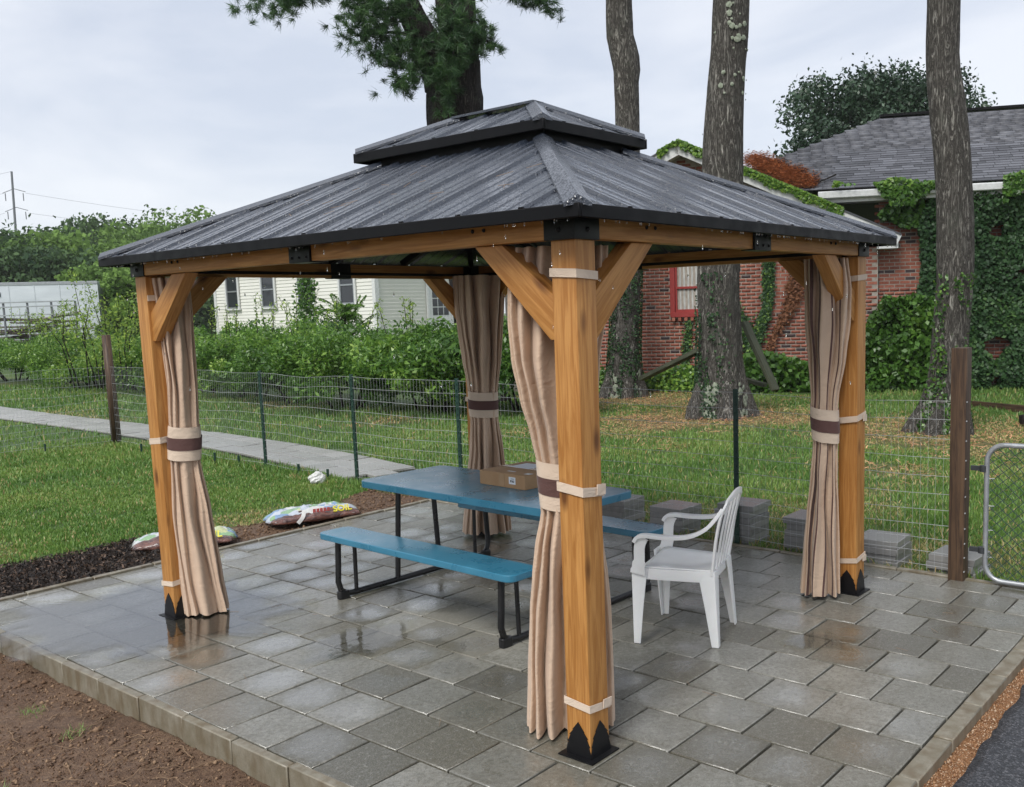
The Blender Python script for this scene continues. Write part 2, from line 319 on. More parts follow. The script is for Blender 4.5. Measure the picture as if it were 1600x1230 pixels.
M_needle = leafmat('pine_needle', [(0., (.016, .05, .018)), (.6, (.05, .12, .035)), (1., (.12, .23, .06))], .2, .5)
M_fardark = leafmat('far_dark_leaf', [(0., (.022, .052, .026)), (1., (.10, .17, .06))], .2, .7, .2)
M_farmid = leafmat('far_green_leaf', [(0., (.06, .12, .03)), (1., (.22, .36, .08))], .25, .7, .2)
M_oakdark = leafmat('dark_tree_leaf', [(0., (.014, .034, .018)), (.7, (.04, .08, .04)), (1., (.12, .18, .12))], .15, .4)
M_strawn = leafmat('fallen_needle', [(0., (.36, .15, .07)), (1., (.78, .42, .22))], .1, .7)

def bark(name, dark, light, sc=1.):
    m = Mat(name, .85, .3); v = m.co('World', (9*sc, 9*sc, 1.5*sc)); n = m.noise(v, 1.6, 8, .72, 1.6); v2 = m.co('World', (30, 30, 9)); n2 = m.noise(v2, 1.5, 5, .7, 1.)
    rg = m.math('SUBTRACT', 1., m.math('MULTIPLY', m.math('ABSOLUTE', m.math('SUBTRACT', n, .5)), 5.)); groove = m.ramp(rg, (.35, 1.), (.95, 0.))
    h = m.math('ADD', m.math('MULTIPLY', groove, .65), m.math('MULTIPLY', n2, .5)); c = m.ramp(h, (.22, tuple(x*.35 for x in dark)), (.50, dark), (.88, light))
    l = m.noise(m.co('World'), 1.6, 6, .75); c = m.mix(m.ramp(l, (.56, 0.), (.68, .5)), c, (.15, .165, .13))
    sp = m.voro(m.co('World'), 9.); c = m.mix(m.ramp(sp, (.06, .75), (.085, 0.)), c, (.30, .33, .25))
    m.color(c); m.bump(h, 1., .08); return m.m
M_bark = bark('wet_pine_bark', (.17, .155, .135), (.48, .455, .405)); M_barkdark = bark('dark_pine_bark', (.030, .022, .020), (.09, .075, .066))
m = Mat('lichen', .9, .2); m.color(m.ramp(m.noise(m.co('World'), 30, 3), (.3, (.17, .20, .145)), (.7, (.36, .39, .31)))); m.bump(m.noise(m.co('World'), 60, 3), .5, .01); M_lichen = m.m

m = Mat('red_brick', .75, .3); r = m.rnd(); c = m.ramp(r, (0., (.30, .10, .065)), (.35, (.38, .135, .09)), (.62, (.26, .085, .058)), (.88, (.42, .17, .115)), (.93, (.055, .05, .055)), interp='CONSTANT')
c = m.mix(m.ramp(m.noise(m.co('World'), 25, 4), (.35, 0.), (.7, .5)), c, (.13, .045, .032)); m.color(c); m.bump(m.noise(m.co('World'), 60, 3), .4, .006); M_brick = m.m
m = Mat('mortar', .9, .2); m.color(m.ramp(m.noise(m.co('World'), 14, 3), (.3, (.27, .235, .20)), (.7, (.38, .34, .295)))); M_mortar = m.m
m = Mat('roof_shingle', .8, .3); c = m.ramp(m.rnd(), (0., (.060, .062, .070)), (.5, (.105, .108, .122)), (1., (.165, .170, .190))); c = m.mix(m.ramp(m.noise(m.co('World'), 90, 3), (.4, 0.), (.7, .4)), c, (.05, .05, .055)); m.color(c); m.b.inputs['Coat Weight'].default_value = .25; m.b.inputs['Coat Roughness'].default_value = .35; M_shingle = m.m
m = Mat('cream_siding', .6, .3); m.color(m.mix(m.ramp(m.noise(m.co('World', (.3, .3, 1)), 2, 4), (.35, 0.), (.7, .4)), (.74, .735, .68), (.64, .63, .575))); M_siding = m.m
m = Mat('window_glass', .06, .5); m.color((.03, .034, .04)); M_glass = m.m
m = Mat('net_curtain', .9, .2); m.color(m.ramp(m.noise(m.co('World', (6, 6, .5)), 9, 3), (.35, (.30, .31, .30)), (.65, (.58, .59, .56)))); M_net = m.m
m = Mat('white_plastic', .32, .5); n = m.noise(m.co('Object'), 8, 4); m.color(m.mix(m.ramp(n, (.4, 0.), (.75, .5)), (.86, .86, .85), (.76, .755, .73))); m.b.inputs['Subsurface Weight'].default_value = .05; m.bump(m.ramp(m.voro(m.co('Object'), 90), (.1, 1.), (.25, 0.)), .12, .002); M_plastic = m.m
m = Mat('blue_plastic_top', .34, .5); n = m.noise(m.co('Object'), 6, 5); m.color(m.mix(m.ramp(n, (.3, 0.), (.7, 1.)), (.028, .165, .265), (.042, .21, .325))); m.rough(m.ramp(n, (.3, .20), (.7, .42))); m.bump(m.noise(m.co('Object'), 250, 2), .15, .002); m.b.inputs['Coat Weight'].default_value = .5; m.b.inputs['Coat Roughness'].default_value = .2; M_blue = m.m
m = Mat('cardboard', .8, .2); n = m.noise(m.co('Object'), 9, 4); m.color(m.mix(m.ramp(n, (.3, 0.), (.7, 1.)), (.37, .225, .12), (.44, .28, .155))); M_card = m.m
m = Mat('parcel_tape', .25, .5); m.color((.40, .25, .13)); M_tape = m.m
m = Mat('paper_label', .6, .3); m.color((.75, .77, .80)); M_paper = m.m
m = Mat('printed_ink', .6, .3); m.color((.03, .03, .035)); M_ink = m.m
M_yellow = metal('yellow_print', (.80, .72, .06), .45); M_redprint = metal('red_print', (.50, .10, .09), .45); M_blueprint = metal('blue_print', (.08, .19, .50), .4); M_whiteprint = metal('white_print', (.72, .72, .70), .45)
m = Mat('bag_film_top', .25, .5); v = m.co('Object'); d = m.voro(v, 11, out='Color'); sx = m.n('ShaderNodeSeparateColor'); m.l(d, sx.inputs[0])
c = m.ramp(sx.outputs[0], (0., (.50, .55, .62)), (.3, (.62, .64, .62)), (.5, (.25, .42, .22)), (.65, (.55, .60, .30)), (.8, (.20, .32, .50)), (.92, (.62, .62, .64)), interp='CONSTANT'); m.color(c); m.bump(m.noise(v, 14, 5, .7), .8, .03); m.b.inputs['Coat Weight'].default_value = .6; M_bag = m.m
m = Mat('bag_film_dark', .25, .5); v = m.co('Object'); m.color(m.ramp(m.noise(m.co('Object', (1, 4, 4)), 12, 4), (.35, (.05, .02, .018)), (.65, (.20, .08, .055)))); m.bump(m.noise(v, 14, 5, .7), .8, .03); m.b.inputs['Coat Weight'].default_value = .6; M_bagd = m.m
m = Mat('trailer_white', .5, .4); m.color(m.ramp(m.noise(m.co('Object', (.2, .2, 1)), 3, 4), (.3, (.50, .54, .58)), (.7, (.62, .66, .70)))); M_trailer = m.m
m = Mat('grey_lumber', .8, .2); m.color(m.ramp(m.rnd(), (0., (.05, .04, .035)), (1., (.26, .23, .21)))); M_lumber = m.m
M_pole = metal('grey_pole', (.16, .17, .19), .6)
# ------------------------------------------------------------------ ground sheet
def arr(*segs):
    out = []
    for a, b, s in segs: out += list(np.arange(a, b-1e-6, s))
    return np.array(out+[segs[-1][1]])
gx_ = arr((-600, -60, 60), (-60, -12, 6), (-12, -3.2, .8), (-3.2, -.72, .025), (-.72, 3.6, .06), (3.6, 8, .12), (8, 20, .3), (20, 60, 2.5), (60, 600, 60))
gy_ = arr((-600, -60, 60), (-60, -12, 6), (-12, -1.9, .6), (-1.9, -1.1, .03), (-1.1, 0, .1), (0, 4.9, .03), (4.9, 7, .06), (7, 14, .15), (14, 44, .8), (44, 600, 40))
GX, GY = np.meshgrid(gx_, gy_)
def in_patio(x, y, m=0.): return (x > -.75-m) & (x < 3.465+m) & (y > -1.145-m) & (y < 4.815+m)
def dirt_mask(x, y):
    a = sstep(-.70, -.76, x)*sstep(4.9, 4.5, y + .5*(fbm(x*1.5, y*1.5, 3)-.5))
    edge = 5.75 - .25*sstep(1., 2.2, x) + .35*(fbm(x*1.3, y*1.3, 4)-.5) + .5*sstep(2.4, 3.6, x)
    b = sstep(edge+.1, edge-.1, y)*sstep(4.7, 4.8, y)*sstep(3.75, 3.5, x)*sstep(-1.4, -.9, x)
    return np.clip(np.maximum(a, b), 0, 1)
def mulch_mask(x, y):
    return sstep(1.25, 1.0, x + .5*(fbm(x*2, y*2, 8)-.5))*sstep(-3, -2.6, x)*sstep(4.6, 4.75, y)*sstep(5.9, 5.7, y + .5*(fbm(x*2, y*2, 6)-.5) + .06*x)
def sand_mask(x, y): return sstep(-1.12, -1.14, y)*sstep(-1.9, -1.7, y)
def gh(x, y):
    z = -.03 + .03*(fbm(x*.8, y*.8, 1)-.5)*sstep(0, 2, np.hypot(x-1.4, y-1.8)-3)
    dm = dirt_mask(x, y); left = sstep(-.70, -.75, x)*sstep(5.0, 4.4, y)
    z = z - left*.085 + dm*(.045*(fbm(x*5, y*5, 2, 5)-.5) + .02*(fbm(x*19, y*19, 12, 2)-.5))
    z = z + mulch_mask(x, y)*(.03 + .035*(fbm(x*9, y*9, 22)-.5)) - .022*sand_mask(x, y) + sand_mask(x, y)*.02*(fbm(x*12, y*12, 31)-.5)
    return np.where(in_patio(x, y), -.2, z)
GZ = gh(GX, GY); nx, ny = len(gx_), len(gy_)
idx = np.arange(nx*ny).reshape(ny, nx)
F = np.stack([idx[:-1, :-1], idx[:-1, 1:], idx[1:, 1:], idx[1:, :-1]], -1).reshape(-1, 4)
me = npmesh(np.stack([GX, GY, GZ], -1).reshape(-1, 3), F, True, dict(straw=straw_mask(GX, GY).ravel(), dirt=dirt_mask(GX, GY).ravel(), mulch=mulch_mask(GX, GY).ravel(), sand=sand_mask(GX, GY).ravel()))
ground = link('ground', me, M_ground); setp(ground, kind='structure')
# asphalt: a ragged edge against the gravel strip
xs = np.arange(-8, 40, .04); top = -1.225 - .05*fbm(xs*2.2, xs*0, 3) - .05*(fbm(xs*9, xs*0, 5)-.5)
v = np.concatenate([np.stack([xs, top, np.full_like(xs, -.030)], -1), np.stack([xs, top-.06, np.full_like(xs, -.022)], -1), np.stack([xs, np.full_like(xs, -9.), np.full_like(xs, -.022)], -1), np.stack([xs, top+.01, np.full_like(xs, -.08)], -1)])
n = len(xs); i = np.arange(n-1)
f = np.concatenate([np.stack([i+n*a, i+n*b, i+n*b+1, i+n*a+1], -1) for a, b in ((0, 1), (1, 2), (3, 0))])
setp(link('asphalt_drive', npmesh(v, f, True), M_asph), kind='structure')

# ------------------------------------------------------------------ patio: every paver and kerb block a piece
M_joint = Mat('joint_sand', .9, .2).color((.035, .032, .026)).m
patio = box('patio', (1.355, 1.835, -.085), (4.16, 5.92, .13), M_joint); setp(patio, kind='structure')
def tile_mesh(a, b, h=.05, bev=.004):
    me = MB().box((0, 0, -h/2), (a, b, h)).build('t', M_paver, bevel=bev, seg=1); d = me.data; bpy.data.objects.remove(me); return d
PI_ = .326; GAP = .010; tiles = {}
def lay(x0, x1, y0, y1):
    a, b = round(x1-x0-GAP, 3), round(y1-y0-GAP, 3)
    if a < .03 or b < .03: return
    if (a, b) not in tiles: tiles[(a, b)] = tile_mesh(a, b)
    o = bpy.data.objects.new('paver', tiles[(a, b)]); COL.objects.link(o); o.parent = patio; o.matrix_parent_inverse = Matrix.Translation((-1.355, -1.835, .085))
    low = .0025 if (abs(x0-.0) < .6 and 2.7 < y0 < 4.0) else .0
    o.location = ((x0+x1)/2, (y0+y1)/2, random.uniform(-.002, .002)-low)
    o.rotation_euler = (random.gauss(0, .0035), random.gauss(0, .0035), random.gauss(0, .003))
xl = [-.71]+[-.723+PI_*k for k in range(1, 13)]+[3.42]
for r in range(len(xl)-1):
    off = .111 if r % 2 else .275
    ys = [-1.065]; k = -5
    while True:
        y = off+PI_*k
        if y > 4.77-.06: break
        if y > -1.065+.06: ys.append(y+random.uniform(-.004, .004))
        k += 1
    ys.append(4.77)
    for a, b in zip(ys, ys[1:]): lay(xl[r], xl[r+1], a, b)
def kerbrow(axis, a0, a1, c0, c1, pitch, first, top, bot):
    pos = [a0]; q = first
    while q < a1-.05:
        if q > a0+.05: pos.append(q)
        q += pitch
    pos.append(a1)
    for p, q in zip(pos, pos[1:]):
        L = q-p-.006; wd = c1-c0
        d = (wd, L, top-bot) if axis == 'y' else (L, wd, top-bot)
        c = ((c0+c1)/2, (p+q)/2, (top+bot)/2) if axis == 'y' else ((p+q)/2, (c0+c1)/2, (top+bot)/2)
        o = box('kerb_block', (0, 0, 0), d, M_kerb, patio, bevel=.005); o.matrix_parent_inverse = Matrix.Translation((-1.355, -1.835, .085))
        j = random.uniform(-.004, .004); o.location = (c[0]+(j if axis == 'y' else 0), c[1]+(j if axis == 'x' else 0), c[2]+random.uniform(-.003, .003)); o.rotation_euler = (0, 0, random.gauss(0, .004))
kerbrow('y', -1.15, 4.82, -.758, -.712, .425, -.68, .003, -.19)
kerbrow('x', -.70, 3.42, -1.152, -1.068, .42, -.24, .003, -.16)
kerbrow('x', -.70, 3.42, 4.772, 4.822, .45, -.3, .014, -.14)
kerbrow('y', -1.15, 4.82, 3.422, 3.470, .45, -.9, .010, -.14)
def puddle(cx, cy, rx, ry, seed, rot=0, k_=.85):
    vs, fs, dp = [], [], []; n, m_ = 72, 14
    for q_ in range(m_+1):
        for k in range(n):
            a = 2*math.pi*k/n; rr = .45+1.05*float(fbm(2+math.cos(a)*2.2+seed*9, 2+math.sin(a)*2.2, seed, 5)); t = q_/m_; x, y = rx*rr*t*math.cos(a), ry*rr*t*math.sin(a)
            X, Y = cx+x*math.cos(rot)-y*math.sin(rot), cy+x*math.sin(rot)+y*math.cos(rot); vs.append((X, Y, .0038))
            dp.append(k_*float(sstep(1., .62, t+.5*(float(fbm(X*9, Y*9, 7, 4))-.5))))
    for q_ in range(m_): fs += [(q_*n+k, (q_+1)*n+k, (q_+1)*n+(k+1) % n, q_*n+(k+1) % n) for k in range(n)]
    o = link('puddle', npmesh(vs, fs, True, dict(depth=dp)), M_water); setp(o, kind='structure')
puddle(-.10, 3.50, .78, 1.05, 1); puddle(.42, 2.02, .40, .28, 2, .4, .5); puddle(1.82, -.17, .17, .22, 3, .2, .45)

# ------------------------------------------------------------------ path beyond the fence
pc = [(5.6, 27), (5.45, 23), (5.2, 19), (5.12, 15), (5.03, 12), (4.82, 9.6), (4.50, 7.6), (4.25, 6.5)]
def poly_at(pts, d):
    for a, b in zip(pts, pts[1:]):
        L = math.dist(a, b)
        if d <= L: t = d/L; return (a[0]+(b[0]-a[0])*t, a[1]+(b[1]-a[1])*t), ((b[0]-a[0])/L, (b[1]-a[1])/L)
        d -= L
    return pts[-1], ((pts[-1][0]-pts[-2][0])/math.dist(*pts[-2:]), (pts[-1][1]-pts[-2][1])/math.dist(*pts[-2:]))
Lp = sum(math.dist(a, b) for a, b in zip(pc, pc[1:]))
b_ = MB(); d = 0; left, right = [], []
while d <= Lp:
    (x, y), (tx, ty) = poly_at(pc, d); left.append((x+ty*.49, y-tx*.49, -.012)); right.append((x-ty*.49, y+tx*.49, -.012)); d += .5
n = len(left); path = link('path', mesh(left+right, [(i, i+1, n+i+1, n+i) for i in range(n-1)]), M_joint); setp(path, kind='structure')
pm = MB().box((0, 0, -.02), (.308, .378, .04)).build('t', M_path, bevel=.004, seg=1); pmd = pm.data; bpy.data.objects.remove(pm)
d = .2
while d < Lp-.1:
    (x, y), (tx, ty) = poly_at(pc, d); nrow = int(round(d/.394))
    for k in (-1, 0, 1):
        s = k*.318; dd = d + (.197 if k == 0 else 0); (x, y), (tx, ty) = poly_at(pc, dd)
        o = bpy.data.objects.new('paver', pmd); COL.objects.link(o); o.parent = path; o.location = (x+ty*s, y-tx*s, .012+random.uniform(-.004, .004))
        o.rotation_euler = (random.gauss(0, .006), random.gauss(0, .006), math.atan2(-tx, ty)+random.gauss(0, .006))
    d += .394

# ------------------------------------------------------------------ gazebo
LX, LY, H, PS = 2.865, 3.475, 2.14, .125
gz_ = empty('gazebo', (0, 0, 0), label='wooden gazebo with dark two tier metal roof on the paved patio', cat='gazebo')
corners = {  # name: (outer corner base, sign of inside in x and y, lean at the top)
 'N': ((.005, .000), (1, 1), (-.000, .0)), 'L': ((.012, LY), (1, -1), (-.010, .0)), 'R': ((LX-.005, 0), (-1, 1), (.012, .0)), 'B': ((LX, LY), (-1, -1), (0, 0))}
base_poly = [(-.0655, 0), (.0655, 0), (.0655, .016), (.054, .054), (.060, .052), (.042, .088), (.050, .086), (.026, .113), (.032, .111), (.0, .150), (-.032, .111), (-.026, .113), (-.050, .086), (-.042, .088), (-.060, .052), (-.054, .054), (-.0655, .016)]
for key, ((ox, oy), (sx, sy), (lx, ly)) in corners.items():
    cx, cy = ox+sx*PS/2, oy+sy*PS/2
    p = bar('post', (cx, cy, .006), (cx+lx, cy+ly, H-.001), PS, PS, M_cedar, gz_, bevel=.007, up=(1, 0, 0))
    pb = MB().box((0, 0, .003), (.185, .185, .006)).build('post_base', M_black, gz_, loc=(cx, cy, .001))
    pb.parent = gz_
    for k in range(4):
        a = k*math.pi/2; ca, sa = math.cos(a), math.sin(a); q = PS/2+.0015
        pl = MB().prism(base_poly, q, q+.0035, lambda u, v, w, ca=ca, sa=sa: (w*ca-u*sa, w*sa+u*ca, v+.005)).build('base_plate', M_black, pb)
# beams: two lengths on every side, joined under a black plate
def bolt(parent, c, nrm, r=.009):
    n = Vector(nrm); a = n.orthogonal().normalized(); b = n.cross(a); vs, fs = [], []
    for i, (rr, h) in enumerate(((1., 0), (.86, .55), (.45, .85))):
        for j in range(8): q = j*math.pi/4; vs.append(Vector(c)+(a*math.cos(q)+b*math.sin(q))*r*rr+n*r*h)
    vs.append(Vector(c)+n*r*.95); fs = [(i*8+j, i*8+(j+1) % 8, i*8+8+(j+1) % 8, i*8+8+j) for i in range(2) for j in range(8)]+[(16+j, 16+(j+1) % 8, 24) for j in range(8)]
    me = mesh(vs, fs, True); return link('bolt', me, M_black, parent)
BZ, BT = (H+2.238)/2, 2.238-H
def side(fixed, along, a0, a1, sgn, mid):
    """beam line: constant coordinate fixed on axis; sgn = outward direction"""
    def P(s, o, z): return (fixed+sgn*o, s, z) if along == 'y' else (s, fixed+sgn*o, z)
    up = (1, 0, 0) if along == 'y' else (0, 1, 0); nrm = (sgn, 0, 0) if along == 'y' else (0, sgn, 0)
    for s0, s1, pr in ((a0+.142, mid-.085, a0), (mid+.085, a1-.142, a1)):
        bm = bar('beam', P(s0, -.022, BZ), P(s1, -.022, BZ), BT, .064, M_cedar, gz_, bevel=.005, up=up)
        d = 1 if pr == a0 else -1
        for k in (0, 1):
            bt = bolt(gz_, P(pr+d*(.475+.065*k), .0105, BZ+.012), nrm)
        # brace from post to beam
        poly = [(PS, 1.745), (PS+.028, 1.745), (.562, H-.002), (.405, H-.002), (PS, 1.918)]
        ax = (lambda a, b, c: (fixed-sgn*c, pr+d*a, b)) if along == 'y' else (lambda a, b, c: (pr+d*a, fixed-sgn*c, b))
        cx0 = Vector(ax(.30, 1.94, .06)); bw = MB().prism(poly, .018, .098, ax)
        A = Vector(ax(PS, 1.83, .06)); Bv = Vector(ax(.48, H, .06)); z = (Bv-A).normalized(); x = Vector(nrm); y = z.cross(x)
        R = Matrix((x, y, z)).transposed().to_4x4(); T = Matrix.Translation(cx0) @ R; Ti = T.inverted(); bw.v = [tuple(Ti @ Vector(q)) for q in bw.v]
        br = bw.build('brace', M_cedar, gz_, bevel=.004); br.matrix_local = T
    mb = MB().box(P(mid, -.018, BZ), (.08, .172, BT+.012) if along == 'y' else (.172, .08, BT+.012)).build('beam_bracket', M_black, gz_, bevel=.003)
    for du, dz in ((-.06, -.03), (0, -.03), (.06, -.03), (.035, .02), (-.035, .02)): bolt(mb, P(mid+du, .022, BZ+dz), nrm, .008)
side(0, 'y', 0, LY, -1, 1.755); side(0, 'x', 0, LX, -1, 1.49); side(LX, 'y', 0, LY, 1, 1.755); side(LY, 'x', 0, LX, 1, 1.49)
for (ox, oy), (sx, sy), _ in corners.values():
    ox, oy = (0 if ox < 1 else LX), (0 if oy < 1 else LY)
    poly = [(-.016, -.016), (.142, -.016), (.142, .035), (.035, .035), (.035, .142), (-.016, .142)]
    cb = MB().prism(poly, H-.004, 2.245, lambda a, b, c: (ox+sx*a, oy+sy*b, c)).build('corner_bracket', M_black, gz_, bevel=.003)
    bolt(cb, (ox+sx*.065, oy-sy*.016, H+.035), (0, -sy, 0), .011); bolt(cb, (ox-sx*.016, oy+sy*.065, H+.035), (-sx, 0, 0), .011)
# roof planes built from separate ribbed sheets
def roof_plane(A, Bp, inward, inset, rise, w, u0, topclip=None):
    A, Bp = Vector(A), Vector(Bp); L = (Bp-A).length; u = (Bp-A)/L; iv = Vector(inward); sl_ = math.hypot(inset, rise); vdir = (iv*inset+Vector((0, 0, rise)))/sl_; nrm = u.cross(vdir)
    if nrm.z < 0: nrm = -nrm
    kk = inset/sl_; vm = sl_
    def vt(q): return max(0., min(vm, q/kk, (L-q)/kk))
    prof = [(0, 0), (.010, .013), (.036, .013), (.046, 0), (.112, 0), (.118, .004), (.130, .004), (.136, 0), (.206, 0), (.212, .004), (.224, .004), (.230, 0), (.29, 0), (.296, .003), (.304, .003), (.31, 0)]
    starts = []; q = u0
    while q > 0: q -= w
    while q < L: starts.append(q); q += w
    for s in starts:
        pts = [(s+a, h) for a, h in prof if 0 < s+a < L and a < w-.002]
        e0, e1 = max(0, s), min(L, s+w-.0015)
        if not pts or pts[0][0] > e0+.002: pts = [(e0, 0)]+pts
        for brk in (inset, L-inset):                    # keep the crease where the ridge starts
            if e0 < brk < e1: pts.append((brk, 0))
        pts.append((e1, 0)); pts = sorted(set(pts)); ver, fac = [], []
        for (q, h) in pts:
            for off in (h, h-.004):
                for vv in (0, vt(q)): ver.append(A+u*q+vdir*vv+nrm*off)
        for i in range(len(pts)-1):
            a, b = 4*i, 4*i+4; fac += [(a, b, b+1, a+1), (a+2, a+3, b+3, b+2), (a, a+2, b+2, b), (a+1, b+1, b+3, a+3)]
        n = 4*(len(pts)-1); fac += [(0, 1, 3, 2), (n, n+2, n+3, n+1)]
        me = mesh(ver, fac); bm = bmesh.new(); bm.from_mesh(me); bmesh.ops.remove_doubles(bm, verts=bm.verts, dist=1e-5); bmesh.ops.recalc_face_normals(bm, faces=bm.faces); bm.to_mesh(me); bm.free()
        link('roof_sheet', me, M_roof, gz_)
def hip_roof(x0, x1, y0, y1, z, inset, w, offs, fh, ridge=False):
    rise = .44*inset
    roof_plane((x0, y0, z), (x0, y1, z), (1, 0, 0), inset, rise, w, offs[0]); roof_plane((x0, y0, z), (x1, y0, z), (0, 1, 0), inset, rise, w, offs[1])
    roof_plane((x1, y0, z), (x1, y1, z), (-1, 0, 0), inset, rise, w, offs[0]); roof_plane((x0, y1, z), (x1, y1, z), (0, -1, 0), inset, rise, w, offs[1])
    for cx, cy, sx, sy in ((x0, y0, 1, 1), (x1, y0, -1, 1), (x0, y1, 1, -1), (x1, y1, -1, -1)):
        a = Vector((cx-sx*.004, cy-sy*.004, z+.012)); b = Vector((cx+sx*inset, cy+sy*inset, z+rise+.012))
        e = (b-a).normalized(); n1 = Vector((-.44*sx, 0, 1)).normalized(); n2 = Vector((0, -.44*sy, 1)).normalized()
        d1 = (e.cross(n1)).normalized(); d2 = (e.cross(n2)).normalized()
        if d1.dot(Vector((0, sy, 0))) < 0: d1 = -d1
        if d2.dot(Vector((sx, 0, 0))) < 0: d2 = -d2
        wd = .055; up = Vector((0, 0, .012)); ver = []
        for q in (a, b): ver += [q+d1*wd+up*.6, q+up*1.9, q+d2*wd+up*.6, q+d1*wd-up*.6, q-up, q+d2*wd-up*.6]
        link('hip_cap', mesh(ver, [(0, 1, 7, 6), (1, 2, 8, 7), (3, 9, 10, 4), (4, 10, 11, 5), (0, 6, 9, 3), (2, 5, 11, 8), (0, 3, 4, 1), (1, 4, 5, 2), (6, 7, 10, 9), (7, 8, 11, 10)]), M_roof, gz_)
    t = .014; zc = z-fh/2+.004
    for c, d in (((x0-.008, (y0+y1)/2, zc), (t, y1-y0+.03, fh)), ((x1+.008, (y0+y1)/2, zc), (t, y1-y0+.03, fh)), (((x0+x1)/2, y0-.008, zc), (x1-x0-.002, t, fh)), (((x0+x1)/2, y1+.008, zc), (x1-x0-.002, t, fh))):
        box('eave_fascia', c, d, M_roofdark, gz_, bevel=.003)
    if ridge: bar('ridge_cap', ((x0+x1)/2, y0+inset-.03, z+rise+.016), ((x0+x1)/2, y1-inset+.03, z+rise+.016), .10, .014, M_roof, gz_, up=(0, 0, 1))
    return rise
hip_roof(-.128, 2.992, -.128, 3.603, 2.25, 1.20, .35, (.256, .30), .052)
ux0, ux1, uy0, uy1, uz = 1.04, 1.97, 1.04, 2.60, 2.872
hip_roof(ux0, ux1, uy0, uy1, uz, (ux1-ux0)/2-.004, .35, (.12, .15), .058, ridge=True)
for c, d in (((1.11, 1.77, 2.80), (.01, 1.34, .12)), ((1.86, 1.77, 2.80), (.01, 1.34, .12)), ((1.485, 1.095, 2.80), (.73, .01, .12)), ((1.485, 2.445, 2.80), (.73, .01, .12))):
    box('vent_skirt', c, d, M_roofdark, gz_)
# rafters under the sheets
apx = {}
for cx, cy in ((-.02, -.02), (LX+.02, -.02), (-.02, LY+.02), (LX+.02, LY+.02)):
    tx, ty = (1.10 if cx < 1 else 1.77), (1.10 if cy < 1 else 2.38)
    bar('rafter', (cx, cy, 2.235), (tx, ty, 2.715), .04, .05, M_roofdark, gz_)
for y in (.9, 1.75, 2.6): bar('rafter', (.02, y, 2.255), (1.05 if y == 1.75 else .88, y, 2.66 if y == 1.75 else 2.59), .035, .045, M_roofdark, gz_); bar('rafter', (LX-.02, y, 2.255), (1.83 if y == 1.75 else 1.99, y, 2.66 if y == 1.75 else 2.59), .035, .045, M_roofdark, gz_)
for x in (.75, 1.43, 2.1): bar('rafter', (x, .02, 2.255), (x, 1.05 if x == 1.43 else .72, 2.66 if x == 1.43 else 2.53), .035, .045, M_roofdark, gz_); bar('rafter', (x, LY-.02, 2.255), (x, 2.43 if x == 1.43 else 2.73, 2.66 if x == 1.43 else 2.53), .035, .045, M_roofdark, gz_)
# curtain rail under the beams
for a, b in (((.16, .15), (.16, LY-.15)), ((.16, .15), (LX-.16, .15)), ((LX-.16, .15), (LX-.16, LY-.15)), ((.16, LY-.15), (LX-.16, LY-.15))):
    bar('curtain_rail', (*a, 2.165), (*b, 2.165), .012, .02, M_roofdark, gz_)

